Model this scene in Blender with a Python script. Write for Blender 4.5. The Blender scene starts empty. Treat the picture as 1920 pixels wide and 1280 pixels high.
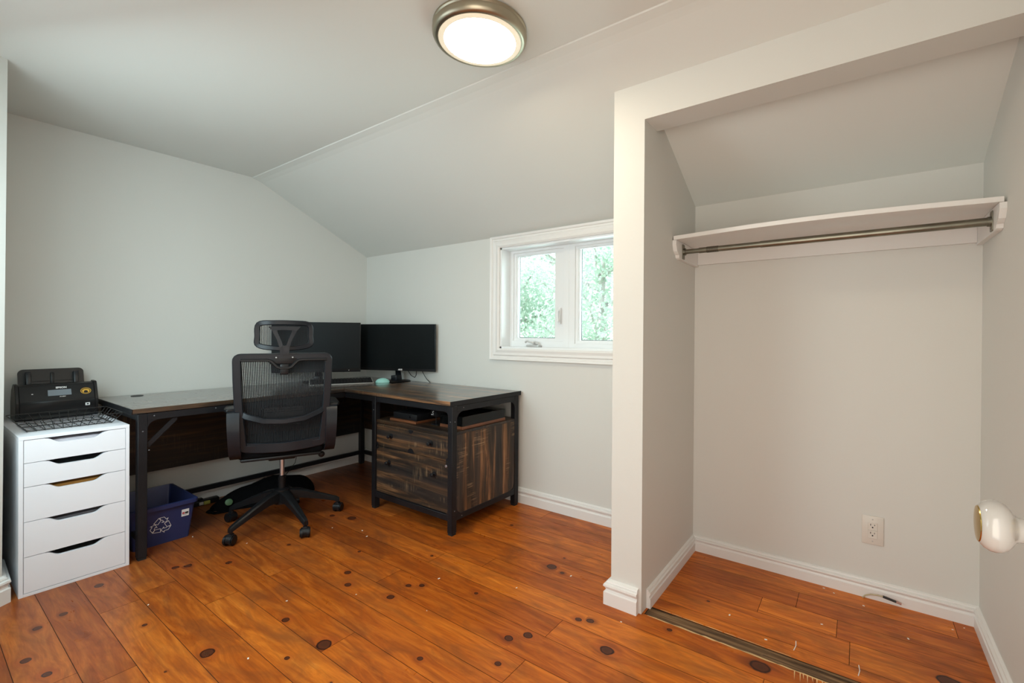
import bpy, bmesh, math, random
from mathutils import Vector, Matrix
random.seed(7)
C = bpy.context.scene.collection
PI = math.pi

# ---------------------------------------------------------------- camera
Rv = Vector((0.82510449, 0.56494375, 0.0064145))
Uv = Vector((-7.64458994e-03, -1.88911932e-04, 0.99997076))
Fv = Vector((-0.56492844, 0.8251294, -0.00416289))
CAM = Vector((3.73592695, -2.4684058, 1.15742979))
cam = bpy.data.cameras.new('camera')
cam.sensor_width = 36
cam.lens = 846.4876 / 1920 * 36
cam.shift_x = -71.6726 / 1920
cam.shift_y = -8.2833 / 1920
cam.clip_start = 0.02
co = bpy.data.objects.new('camera', cam)
C.objects.link(co)
M = Matrix((Rv, Uv, -Fv)).transposed().to_4x4()
M.translation = CAM
co.matrix_world = M
bpy.context.scene.camera = co

# ---------------------------------------------------------------- world, daylight, fill lights, exposure
vs = bpy.context.scene.view_settings
vs.view_transform = 'Standard'; vs.look = 'None'; vs.gamma = 1; vs.use_curve_mapping = False
vs.exposure = 0.0
w = bpy.data.worlds.new('sky'); bpy.context.scene.world = w
w.use_nodes = True
nt = w.node_tree
bg = nt.nodes['Background']
tc = nt.nodes.new('ShaderNodeTexCoord'); sx = nt.nodes.new('ShaderNodeSeparateXYZ')
cr = nt.nodes.new('ShaderNodeValToRGB')
nt.links.new(tc.outputs['Generated'], sx.inputs[0]); nt.links.new(sx.outputs[2], cr.inputs[0])
cr.color_ramp.elements[0].position = 0.0; cr.color_ramp.elements[0].color = (0.95, 0.98, 1, 1)
cr.color_ramp.elements[1].position = 0.9; cr.color_ramp.elements[1].color = (0.72, 0.85, 1, 1)
nt.links.new(cr.outputs[0], bg.inputs[0]); bg.inputs[1].default_value = 2.2

def area(name, loc, direction, sx_, sy_, power, color):
    l = bpy.data.lights.new(name, 'AREA'); l.shape = 'RECTANGLE'; l.size = sx_; l.size_y = sy_
    l.energy = power; l.color = color
    o = bpy.data.objects.new(name, l); C.objects.link(o); o.location = loc
    o.rotation_euler = Vector(direction).to_track_quat('-Z', 'Y').to_euler()
    return o
sun = bpy.data.lights.new('sun', 'SUN'); sun.energy = 5.0; sun.angle = 0.02; sun.color = (1, .96, .9)
so = bpy.data.objects.new('sun', sun); C.objects.link(so); so.rotation_euler = Vector((0.80, 0.0, -0.60)).to_track_quat('-Z', 'Y').to_euler()
# daylight at the window in view; rear and doorway lights are added fill
area('rear_fill_light', (1.56, -2.62, 1.45), (-.5, 1, -0.75), 1.05, 1.12, 27, (0.72, 0.95, 1.0))
area('window_daylight_front', (2.13, 0.30, 1.45), (0, -1, 0.12), 0.95, 0.62, 15, (0.76, 0.97, 1.0))
area('doorway_fill_light', (3.5, -2.66, 1.15), (0, 1, 0.0), 0.7, 1.7, 11, (1.0, 0.79, 0.55))

# ---------------------------------------------------------------- helpers
class MB:
    def __init__(self): self.bm = bmesh.new()
    def _merge(self, b2, mat=None, mi=0):
        if mat is not None: bmesh.ops.transform(b2, matrix=mat, verts=b2.verts)
        for f in b2.faces: f.material_index = mi
        me = bpy.data.meshes.new('t'); b2.to_mesh(me); b2.free(); self.bm.from_mesh(me); bpy.data.meshes.remove(me)
    def box(self, lo, hi, bev=0.0, seg=2, mat=None, mi=0):
        b = bmesh.new()
        bmesh.ops.create_cube(b, size=1)
        s = [hi[i] - lo[i] for i in range(3)]; c = [(hi[i] + lo[i]) / 2 for i in range(3)]
        bmesh.ops.transform(b, matrix=Matrix.Translation(c) @ Matrix.Diagonal((*s, 1)), verts=b.verts)
        if bev: bmesh.ops.bevel(b, geom=b.edges[:], offset=bev, segments=seg, profile=0.5, affect='EDGES', clamp_overlap=True)
        self._merge(b, mat, mi); return self
    def cyl(self, a, b_, r, r2=None, n=24, mi=0, bev=0):
        a = Vector(a); b_ = Vector(b_); d = b_ - a
        b = bmesh.new()
        bmesh.ops.create_cone(b, cap_ends=True, segments=n, radius1=r, radius2=r if r2 is None else r2, depth=d.length)
        if bev:
            es = [e for e in b.edges if len(e.link_faces) == 2 and any(len(f.verts) > 4 for f in e.link_faces)]
            bmesh.ops.bevel(b, geom=es, offset=bev, segments=2, affect='EDGES')
        q = d.to_track_quat('Z', 'Y').to_matrix().to_4x4(); q.translation = (a + b_) / 2
        self._merge(b, q, mi); return self
    def sphere(self, c, r, sc=(1, 1, 1), mi=0, u=24, v=16):
        b = bmesh.new(); bmesh.ops.create_uvsphere(b, u_segments=u, v_segments=v, radius=r)
        self._merge(b, Matrix.Translation(c) @ Matrix.Diagonal((*sc, 1)), mi); return self
    def lathe(self, prof, mat=None, n=48, mi=0):
        b = bmesh.new(); rings = []
        for r, z in prof:
            if r < 1e-6: rings.append([b.verts.new((0, 0, z))])
            else: rings.append([b.verts.new((r * math.cos(2 * PI * i / n), r * math.sin(2 * PI * i / n), z)) for i in range(n)])
        for A, B in zip(rings, rings[1:]):
            for i in range(n):
                j = (i + 1) % n
                if len(A) == 1: b.faces.new((A[0], B[j], B[i]))
                elif len(B) == 1: b.faces.new((A[i], A[j], B[0]))
                else: b.faces.new((A[i], A[j], B[j], B[i]))
        bmesh.ops.recalc_face_normals(b, faces=b.faces)
        self._merge(b, mat, mi); return self
    def prism(self, pts, vec, mi=0, bev=0, mat=None):
        b = bmesh.new(); v = [b.verts.new(p) for p in pts]; f = b.faces.new(v)
        r = bmesh.ops.extrude_face_region(b, geom=[f])
        bmesh.ops.translate(b, vec=vec, verts=[x for x in r['geom'] if isinstance(x, bmesh.types.BMVert)])
        bmesh.ops.recalc_face_normals(b, faces=b.faces)
        if bev: bmesh.ops.bevel(b, geom=b.edges[:], offset=bev, segments=1, affect='EDGES')
        self._merge(b, mat, mi); return self
    def tube(self, pts, r, n=10, closed=False, mi=0, cap=True):
        # round tube along a polyline, parallel-transported
        P = [Vector(p) for p in pts]; m = len(P); b = bmesh.new(); rings = []
        t0 = (P[1] - P[0]).normalized(); up = Vector((0, 0, 1)) if abs(t0.z) < .9 else Vector((1, 0, 0))
        nrm = (up - t0 * up.dot(t0)).normalized()
        for i in range(m):
            if closed: t = (P[(i + 1) % m] - P[i - 1]).normalized()
            else: t = (P[min(i + 1, m - 1)] - P[max(i - 1, 0)]).normalized()
            nrm = (nrm - t * nrm.dot(t)).normalized(); bn = t.cross(nrm)
            rr = r[i] if isinstance(r, (list, tuple)) else r
            rings.append([b.verts.new(P[i] + (nrm * math.cos(2 * PI * k / n) + bn * math.sin(2 * PI * k / n)) * rr) for k in range(n)])
        for i in range(m if closed else m - 1):
            A, B = rings[i], rings[(i + 1) % m]
            for k in range(n): b.faces.new((A[k], A[(k + 1) % n], B[(k + 1) % n], B[k]))
        if not closed and cap: b.faces.new(rings[0][::-1]); b.faces.new(rings[-1])
        bmesh.ops.recalc_face_normals(b, faces=b.faces)
        self._merge(b, None, mi); return self
    def sweep(self, pts, prof, N, closed=False, mi=0, bev=0):
        # profile (u,v): u in the path plane (mitred), v along N
        P = [Vector(p) for p in pts]; N = Vector(N).normalized(); m = len(P); b = bmesh.new(); rings = []
        for i in range(m):
            a = P[i] - P[i - 1] if (i > 0 or closed) else None
            c = P[(i + 1) % m] - P[i] if (i < m - 1 or closed) else None
            if a is None: a = c
            if c is None: c = a
            na = N.cross(a.normalized()); nc = N.cross(c.normalized()); mt = (na + nc)
            mt = mt.normalized() if mt.length > 1e-6 else na
            k = 1 / max(.35, mt.dot(na))
            rings.append([b.verts.new(P[i] + mt * (u * k) + N * v) for u, v in prof])
        q = len(prof)
        for i in range(m if closed else m - 1):
            A, B = rings[i], rings[(i + 1) % m]
            for k in range(q): b.faces.new((A[k], A[(k + 1) % q], B[(k + 1) % q], B[k]))
        if not closed: b.faces.new(rings[0][::-1]); b.faces.new(rings[-1])
        bmesh.ops.recalc_face_normals(b, faces=b.faces)
        self._merge(b, None, mi); return self
    def build(self, name, mats, parent=None, smooth=None, loc=None):
        me = bpy.data.meshes.new(name); self.bm.to_mesh(me); self.bm.free()
        if not isinstance(mats, (list, tuple)): mats = [mats]
        for m in mats: me.materials.append(m)
        if smooth is None: smooth = True
        if smooth:
            for p in me.polygons: p.use_smooth = True
            try: me.set_sharp_from_angle(angle=math.radians(38))
            except Exception: pass
        o = bpy.data.objects.new(name, me); C.objects.link(o)
        if parent: o.parent = parent
        if loc: o.location = loc
        return o

def tag(o, label=None, cat=None, group=None, kind=None):
    if label: o['label'] = label
    if cat: o['category'] = cat
    if group: o['group'] = group
    if kind: o['kind'] = kind
    return o
def empty(name, loc, rz, label, cat, group=None):
    o = bpy.data.objects.new(name, None); C.objects.link(o); o.location = loc; o.rotation_euler = (0, 0, rz)
    o.empty_display_size = .1
    return tag(o, label, cat, group)
def rr(w, h, r, n=6, c=(0, 0)):  # rounded rectangle outline, ccw
    pts = []
    for sx_, sy_, a0 in ((1, 1, 0), (-1, 1, PI / 2), (-1, -1, PI), (1, -1, 3 * PI / 2)):
        for i in range(n + 1):
            a = a0 + PI / 2 * i / n
            pts.append((c[0] + sx_ * (w / 2 - r) + r * math.cos(a), c[1] + sy_ * (h / 2 - r) + r * math.sin(a)))
    return pts
def text(s, size, name, mat, parent, matrix, depth=0.0006, bold=0.0, label=None):
    cu = bpy.data.curves.new('t', 'FONT'); cu.body = s; cu.size = size; cu.align_x = 'CENTER'; cu.align_y = 'CENTER'
    cu.extrude = depth; cu.offset = bold
    t = bpy.data.objects.new('t', cu); C.objects.link(t)
    dg = bpy.context.evaluated_depsgraph_get(); me = bpy.data.meshes.new_from_object(t.evaluated_get(dg))
    bpy.data.objects.remove(t); bpy.data.curves.remove(cu)
    me.transform(matrix); me.materials.clear(); me.materials.append(mat); me.name = name
    o = bpy.data.objects.new(name, me); C.objects.link(o); o.parent = parent
    if label: o['label'] = label
    return o

# ---------------------------------------------------------------- materials
def new_mat(name):
    m = bpy.data.materials.new(name); m.use_nodes = True; n = m.node_tree
    return m, n, n.nodes['Principled BSDF']
def pm(name, col, rough=.5, metal=0, spec=.5, bump=0, bscale=200, emit=None, es=0, coat=0, var=0):
    m, n, b = new_mat(name)
    b.inputs['Base Color'].default_value = (*col, 1); b.inputs['Roughness'].default_value = rough
    b.inputs['Metallic'].default_value = metal; b.inputs['Specular IOR Level'].default_value = spec
    b.inputs['Coat Weight'].default_value = coat
    if emit: b.inputs['Emission Color'].default_value = (*emit, 1); b.inputs['Emission Strength'].default_value = es
    tcn = n.nodes.new('ShaderNodeTexCoord')
    if bump:
        t = n.nodes.new('ShaderNodeTexNoise'); t.inputs['Scale'].default_value = bscale; t.inputs['Detail'].default_value = 3
        n.links.new(tcn.outputs['Object'], t.inputs['Vector'])
        bp = n.nodes.new('ShaderNodeBump'); bp.inputs['Strength'].default_value = bump; bp.inputs['Distance'].default_value = .002
        n.links.new(t.outputs['Fac'], bp.inputs['Height']); n.links.new(bp.outputs[0], b.inputs['Normal'])
    if var:
        t = n.nodes.new('ShaderNodeTexNoise'); t.inputs['Scale'].default_value = 6; t.inputs['Detail'].default_value = 4
        n.links.new(tcn.outputs['Object'], t.inputs['Vector'])
        r = n.nodes.new('ShaderNodeValToRGB'); r.color_ramp.elements[0].position = .3; r.color_ramp.elements[1].position = .7
        r.color_ramp.elements[0].color = (*[c * (1 - var) for c in col], 1); r.color_ramp.elements[1].color = (*[min(1, c * (1 + var)) for c in col], 1)
        n.links.new(t.outputs['Fac'], r.inputs[0]); n.links.new(r.outputs[0], b.inputs['Base Color'])
    return m
def ramp(n, src, stops):
    r = n.nodes.new('ShaderNodeValToRGB'); e = r.color_ramp.elements
    while len(e) < len(stops): e.new(.5)
    for i, (p, c) in enumerate(stops):
        e[i].position = p; e[i].color = (*c, 1) if len(c) == 3 else c
    n.links.new(src, r.inputs[0]); return r.outputs[0]
def noise(n, vec, scale, detail=4, rough=.5, dist=0):
    t = n.nodes.new('ShaderNodeTexNoise'); t.inputs['Scale'].default_value = scale; t.inputs['Detail'].default_value = detail
    t.inputs['Roughness'].default_value = rough; t.inputs['Distortion'].default_value = dist
    n.links.new(vec, t.inputs['Vector']); return t.outputs['Fac']
def mapping(n, vec, scale, loc=(0, 0, 0)):
    m = n.nodes.new('ShaderNodeMapping'); m.inputs['Scale'].default_value = scale; m.inputs['Location'].default_value = loc
    n.links.new(vec, m.inputs['Vector']); return m.outputs[0]
def mathn(n, op, a, b=None, c=None):
    m = n.nodes.new('ShaderNodeMath'); m.operation = op
    for i, v in enumerate((a, b, c)):
        if v is None: continue
        if isinstance(v, (int, float)): m.inputs[i].default_value = v
        else: n.links.new(v, m.inputs[i])
    return m.outputs[0]
def mix(n, fac, a, b, blend='MIX'):
    m = n.nodes.new('ShaderNodeMix'); m.data_type = 'RGBA'; m.blend_type = blend
    for k, v in ((0, fac), (6, a), (7, b)):
        if isinstance(v, (int, float)): m.inputs[k].default_value = v
        elif isinstance(v, tuple): m.inputs[k].default_value = (*v, 1)
        else: n.links.new(v, m.inputs[k])
    return m.outputs[2]

WALL = pm('wall_paint', (.70, .70, .665), .6, bump=.12, bscale=90, spec=.3)
CEIL = pm('ceiling_paint', (.72, .73, .695), .75, bump=.1, bscale=90, spec=.25)
TRIM = pm('trim_paint', (.80, .79, .77), .35, spec=.45)
WINW = pm('window_vinyl', (.82, .84, .85), .35)
WHITE = pm('white_lacquer', (.86, .87, .92), .45, bump=.02, bscale=300)
BLACKM = pm('black_metal', (.010, .010, .012), .45, spec=.28, bump=.35, bscale=260, var=.3)
BLACKP = pm('black_plastic', (.009, .009, .010), .36, spec=.32, bump=.05, bscale=500)
GREYP = pm('grey_plastic', (.007, .009, .013), .32, spec=.38, bump=.05, bscale=400)
FABRIC = pm('seat_fabric', (.004, .004, .0045), .9, bump=.5, bscale=900, spec=.08)
MESH = pm('mesh_fabric', (.016, .017, .019), .8, spec=.2, bump=.2, bscale=700)
SCREEN = pm('monitor_screen', (.004, .0055, .006), .45, spec=.14, bump=.01)
CHROME = pm('chrome', (.80, .80, .86), .32, metal=1, var=.04)
NICKEL = pm('brushed_nickel', (.42, .38, .29), .36, metal=1, var=.06)
STEEL = pm('galvanised_steel', (.24, .235, .19), .38, metal=1, bump=.1, bscale=60, var=.22)
BRASS = pm('brass', (.52, .36, .10), .2, metal=1, var=.08)
CERAM = pm('white_ceramic', (.42, .41, .39), .08, coat=.5, bump=.01)
BLUE = pm('blue_plastic', (.024, .036, .125), .42, spec=.5, bump=.06, bscale=300)
INK = pm('white_ink', (.85, .85, .86), .5, bump=.01)
GOLD = pm('gold_foil', (.75, .48, .08), .35, metal=.6, bump=.05)
LCD = pm('lcd_grey', (.20, .24, .28), .25, bump=.01)
RED = pm('red_ink', (.5, .04, .05), .5, bump=.01)
MINT = pm('mint_plastic', (.38, .78, .72), .35, bump=.01)
STEELB = pm('bolt_steel', (.16, .16, .17), .4, metal=.5, bump=.05)
SILVER = pm('silver_plastic', (.50, .50, .48), .35, metal=.3, bump=.02)
PAPER = pm('paper', (.75, .74, .80), .8, bump=.1)
ORANGE = pm('manila_card', (.42, .20, .04), .8, bump=.1)
GREEN = pm('green_badge', (.12, .24, .11), .5, bump=.05, var=.3)
COPPER = pm('copper_tip', (.45, .25, .20), .45, metal=.3, bump=.05)
BEIGE = pm('beige_wire', (.48, .42, .27), .6, bump=.05)
YELLOW = pm('yellow_plug', (.35, .32, .06), .5, bump=.05)
TAPE = pm('black_tape', (.015, .014, .013), .5, bump=.1)
CARC = pm('outlet_plastic', (.72, .68, .62), .35, bump=.01)
DARKV = pm('dark_slot', (.01, .01, .01), .8, bump=.01)
BWOOD = pm('turntable_wood', (.16, .055, .022), .4, bump=.1, var=.35)
BARK = pm('bark', (.50, .48, .46), .9, bump=.6, bscale=30, var=.3)
GRASS = pm('lawn', (.10, .22, .05), .9, bump=.4, bscale=20, var=.3)
PALE = pm('torn_wood', (.62, .42, .20), .7, bump=.3, bscale=120, var=.25)
CHIP = pm('paint_chip', (.85, .82, .76), .7, bump=.1)

LEAF, n, b = new_mat('leaf')
tcn = n.nodes.new('ShaderNodeTexCoord')
n.links.new(ramp(n, noise(n, tcn.outputs['Object'], 3.0), [(.3, (.46, .62, .52)), (.7, (.60, .70, .56))]), b.inputs['Base Color'])
b.inputs['Roughness'].default_value = .5
b.inputs['Transmission Weight'].default_value = 0
tl = n.nodes.new('ShaderNodeBsdfTranslucent'); tl.inputs[0].default_value = (.64, .80, .70, 1)
ms = n.nodes.new('ShaderNodeMixShader'); ms.inputs[0].default_value = .5
n.links.new(b.outputs[0], ms.inputs[1]); n.links.new(tl.outputs[0], ms.inputs[2])
n.links.new(ms.outputs[0], n.nodes['Material Output'].inputs[0])

def glassmat(name, col, opacity, rough=.02):
    m, n, b = new_mat(name)
    t = n.nodes.new('ShaderNodeBsdfTransparent'); g = n.nodes.new('ShaderNodeBsdfGlossy'); g.inputs['Roughness'].default_value = rough
    t.inputs[0].default_value = (*col, 1)
    tcn = n.nodes.new('ShaderNodeTexCoord'); f = n.nodes.new('ShaderNodeFresnel'); f.inputs[0].default_value = 1.45
    s = n.nodes.new('ShaderNodeMixShader')
    n.links.new(f.outputs[0], s.inputs[0]); n.links.new(t.outputs[0], s.inputs[1]); n.links.new(g.outputs[0], s.inputs[2])
    if opacity:
        d = n.nodes.new('ShaderNodeBsdfDiffuse'); d.inputs[0].default_value = (.02, .021, .021, 1)
        s2 = n.nodes.new('ShaderNodeMixShader'); s2.inputs[0].default_value = opacity
        n.links.new(s.outputs[0], s2.inputs[1]); n.links.new(d.outputs[0], s2.inputs[2]); s = s2
    n.links.new(s.outputs[0], n.nodes['Material Output'].inputs[0]); n.nodes.remove(b)
    return m
GLASS = glassmat('window_glass', (.97, .99, .98), 0)
SMOKE = glassmat('smoked_acrylic', (.50, .51, .51), .10)

def rustic(name, axis, bright=1.0, rough=.42, sheen=.5, coat=0):
    """dark barn-wood laminate; grain along the given axis"""
    m, n, b = new_mat(name); tcn = n.nodes.new('ShaderNodeTexCoord'); v = tcn.outputs['Object']
    def sc(a, c): s = [c, c, c]; s[axis] = a; return tuple(s)
    band = noise(n, mapping(n, v, sc(.15, 9)), 1, 1)
    g1 = noise(n, mapping(n, v, sc(1.6, 26)), 1, 6, .65, .6)
    g2 = noise(n, mapping(n, v, sc(3, 120)), 1, 4, .6)
    base = ramp(n, g1, [(.30, (.005, .004, .004)), (.46, (.018, .012, .008)), (.57, (.060, .029, .013)), (.70, (.17, .088, .040))])
    dark = ramp(n, g1, [(.35, (.006, .006, .006)), (.6, (.022, .016, .013)), (.8, (.075, .052, .035))])
    c = mix(n, ramp(n, band, [(.50, (0, 0, 0)), (.60, (1, 1, 1))]), base, dark)
    saw = noise(n, mapping(n, v, sc(140, 7)), 1, 2, .5)
    sawm = noise(n, mapping(n, v, sc(4, 9), (3, 1, 2)), 1, 3, .6)
    f = mathn(n, 'MULTIPLY', ramp(n, saw, [(.52, (0, 0, 0)), (.66, (1, 1, 1))]), ramp(n, sawm, [(.52, (0, 0, 0)), (.64, (1, 1, 1))]))
    c = mix(n, mathn(n, 'MULTIPLY', f, .55), c, (.17, .11, .06))
    c = mix(n, mathn(n, 'MULTIPLY', ramp(n, g2, [(.5, (0, 0, 0)), (.7, (1, 1, 1))]), .25), c, (.012, .009, .008))
    if bright != 1: c = mix(n, 1.0, c, (bright, bright, bright), 'MULTIPLY')
    n.links.new(c, b.inputs['Base Color'])
    b.inputs['Roughness'].default_value = rough; b.inputs['Specular IOR Level'].default_value = sheen
    b.inputs['Coat Weight'].default_value = coat; b.inputs['Coat Roughness'].default_value = .16
    bp = n.nodes.new('ShaderNodeBump'); bp.inputs['Strength'].default_value = .25; bp.inputs['Distance'].default_value = .001
    n.links.new(g1, bp.inputs['Height']); n.links.new(bp.outputs[0], b.inputs['Normal'])
    return m
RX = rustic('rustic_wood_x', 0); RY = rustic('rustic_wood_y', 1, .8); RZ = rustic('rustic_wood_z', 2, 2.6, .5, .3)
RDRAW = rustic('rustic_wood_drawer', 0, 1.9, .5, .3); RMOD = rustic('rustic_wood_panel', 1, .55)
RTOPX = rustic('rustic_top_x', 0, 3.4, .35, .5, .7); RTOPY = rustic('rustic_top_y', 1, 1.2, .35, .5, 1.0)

# pine floor: planks along x, knots from face attributes
FLOOR, n, b = new_mat('pine_floor')
tcn = n.nodes.new('ShaderNodeTexCoord'); P = tcn.outputs['Object']
ak = n.nodes.new('ShaderNodeAttribute'); ak.attribute_name = 'knot'
ar = n.nodes.new('ShaderNodeAttribute'); ar.attribute_name = 'plank'
sp = n.nodes.new('ShaderNodeSeparateXYZ'); n.links.new(P, sp.inputs[0])
sk = n.nodes.new('ShaderNodeSeparateXYZ'); n.links.new(ak.outputs['Vector'], sk.inputs[0])
wob = mathn(n, 'MULTIPLY', mathn(n, 'SUBTRACT', noise(n, P, 28, 2), .5), .55)
dx = mathn(n, 'DIVIDE', mathn(n, 'SUBTRACT', sp.outputs[0], sk.outputs[0]), mathn(n, 'MULTIPLY', sk.outputs[2], 1.25))
dyr = mathn(n, 'SUBTRACT', sp.outputs[1], sk.outputs[1]); dy = mathn(n, 'DIVIDE', dyr, sk.outputs[2])
d = mathn(n, 'ADD', mathn(n, 'SQRT', mathn(n, 'ADD', mathn(n, 'MULTIPLY', dx, dx), mathn(n, 'MULTIPLY', dy, dy))), wob)
dxs = mathn(n, 'MULTIPLY', dx, .45)
infl = mathn(n, 'EXPONENT', mathn(n, 'MULTIPLY', mathn(n, 'ADD', mathn(n, 'MULTIPLY', dxs, dxs), mathn(n, 'MULTIPLY', mathn(n, 'MULTIPLY', dy, dy), .3)), -.5))
y2 = mathn(n, 'SUBTRACT', sp.outputs[1], mathn(n, 'MULTIPLY', mathn(n, 'MULTIPLY', dyr, infl), .85))
cb = n.nodes.new('ShaderNodeCombineXYZ'); n.links.new(sp.outputs[0], cb.inputs[0]); n.links.new(y2, cb.inputs[1])
n.links.new(mathn(n, 'MULTIPLY', ar.outputs['Fac'], 13.7), cb.inputs[2])
G = cb.outputs[0]
g1 = noise(n, mapping(n, G, (2.0, 15, 1)), 1, 7, .66, 2.2)
g2 = noise(n, mapping(n, G, (6, 110, 3)), 1, 4, .6, .3)
g3 = noise(n, mapping(n, P, (1.6, 4.5, 1)), 1.5, 4, .6, 1.5)
col = ramp(n, g1, [(.25, (.190, .038, .006)), (.45, (.340, .080, .010)), (.60, (.450, .122, .015)), (.78, (.560, .190, .030))])
col = mix(n, mathn(n, 'MULTIPLY', ramp(n, g2, [(.42, (0, 0, 0)), (.7, (1, 1, 1))]), .35), col, (.14, .034, .009))
col = mix(n, ramp(n, g3, [(.48, (0, 0, 0)), (.70, (.72, .72, .72))]), col, (.17, .050, .014))
tint = ramp(n, ar.outputs['Fac'], [(0, (.84, .76, .72)), (.35, (1.0, .96, .92)), (.7, (1.1, 1.1, 1.08)), (1, (1.2, 1.28, 1.3))])
col = mix(n, 1.0, col, tint, 'MULTIPLY')
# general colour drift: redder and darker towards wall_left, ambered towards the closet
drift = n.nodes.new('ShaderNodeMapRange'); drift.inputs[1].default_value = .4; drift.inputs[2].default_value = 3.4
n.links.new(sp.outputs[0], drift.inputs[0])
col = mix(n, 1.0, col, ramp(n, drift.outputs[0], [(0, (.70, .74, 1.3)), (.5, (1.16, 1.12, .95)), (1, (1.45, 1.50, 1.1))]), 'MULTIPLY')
halo = ramp(n, mathn(n, 'DIVIDE', d, 4), [(.24, (1, 1, 1)), (.70, (0, 0, 0))])
col = mix(n, mathn(n, 'MULTIPLY', halo, .55), col, (.36, .070, .012))
ring_ = ramp(n, noise(n, mapping(n, G, (3, 60, 1)), 1, 2), [(.5, (0, 0, 0)), (.62, (1, 1, 1))])
col = mix(n, mathn(n, 'MULTIPLY', mathn(n, 'MULTIPLY', halo, ring_), .6), col, (.09, .025, .008))
kc = ramp(n, mathn(n, 'DIVIDE', d, 2), [(.1, (.075, .024, .010)), (.36, (.10, .026, .010)), (.45, (.020, .006, .004)), (.5, (.03, .009, .005))])
col = mix(n, ramp(n, mathn(n, 'DIVIDE', d, 2), [(.48, (1, 1, 1)), (.56, (0, 0, 0))]), col, kc)
# worn pale scratches
s1 = noise(n, mapping(n, P, (5, 150, 1), (4, 2, 0)), 1, 2); s2 = noise(n, P, 4.5, 3)
f = mathn(n, 'MULTIPLY', ramp(n, s1, [(.70, (0, 0, 0)), (.78, (1, 1, 1))]), ramp(n, s2, [(.55, (0, 0, 0)), (.68, (1, 1, 1))]))
col = mix(n, mathn(n, 'MULTIPLY', f, .5), col, (.62, .36, .15))
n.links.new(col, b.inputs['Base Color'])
n.links.new(ramp(n, g3, [(.3, (.26, .26, .26)), (.8, (.42, .42, .42))]), b.inputs['Roughness'])
b.inputs['Specular IOR Level'].default_value = .16; b.inputs['Coat Weight'].default_value = .14; b.inputs['Coat Roughness'].default_value = .3
bp = n.nodes.new('ShaderNodeBump'); bp.inputs['Strength'].default_value = .2; bp.inputs['Distance'].default_value = .001
n.links.new(g1, bp.inputs['Height']); n.links.new(bp.outputs[0], b.inputs['Normal'])
SUBF = pm('floor_gap', (.03, .012, .006), .9, bump=.1)

STRIPW, n, b = new_mat('weathered_subfloor'); tcn = n.nodes.new('ShaderNodeTexCoord')
g = noise(n, mapping(n, tcn.outputs['Object'], (3, 70, 1)), 1, 5, .6, .5)
n.links.new(ramp(n, g, [(.3, (.035, .018, .008)), (.5, (.15, .082, .036)), (.7, (.30, .18, .085))]), b.inputs['Base Color'])
b.inputs['Roughness'].default_value = .8

# ---------------------------------------------------------------- room shell
HB, ZC, YC = 1.8591, 2.3176, -.9304      # knee-wall height, flat ceiling height, where the slope starts
XR, X1, X2, YP, ZH = 4.1411, 2.8568, 2.9964, -.7058, 2.0535
BT = .018; YBK = -2.55
def zslope(y): return HB + (ZC - HB) * (y / YC)

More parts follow.
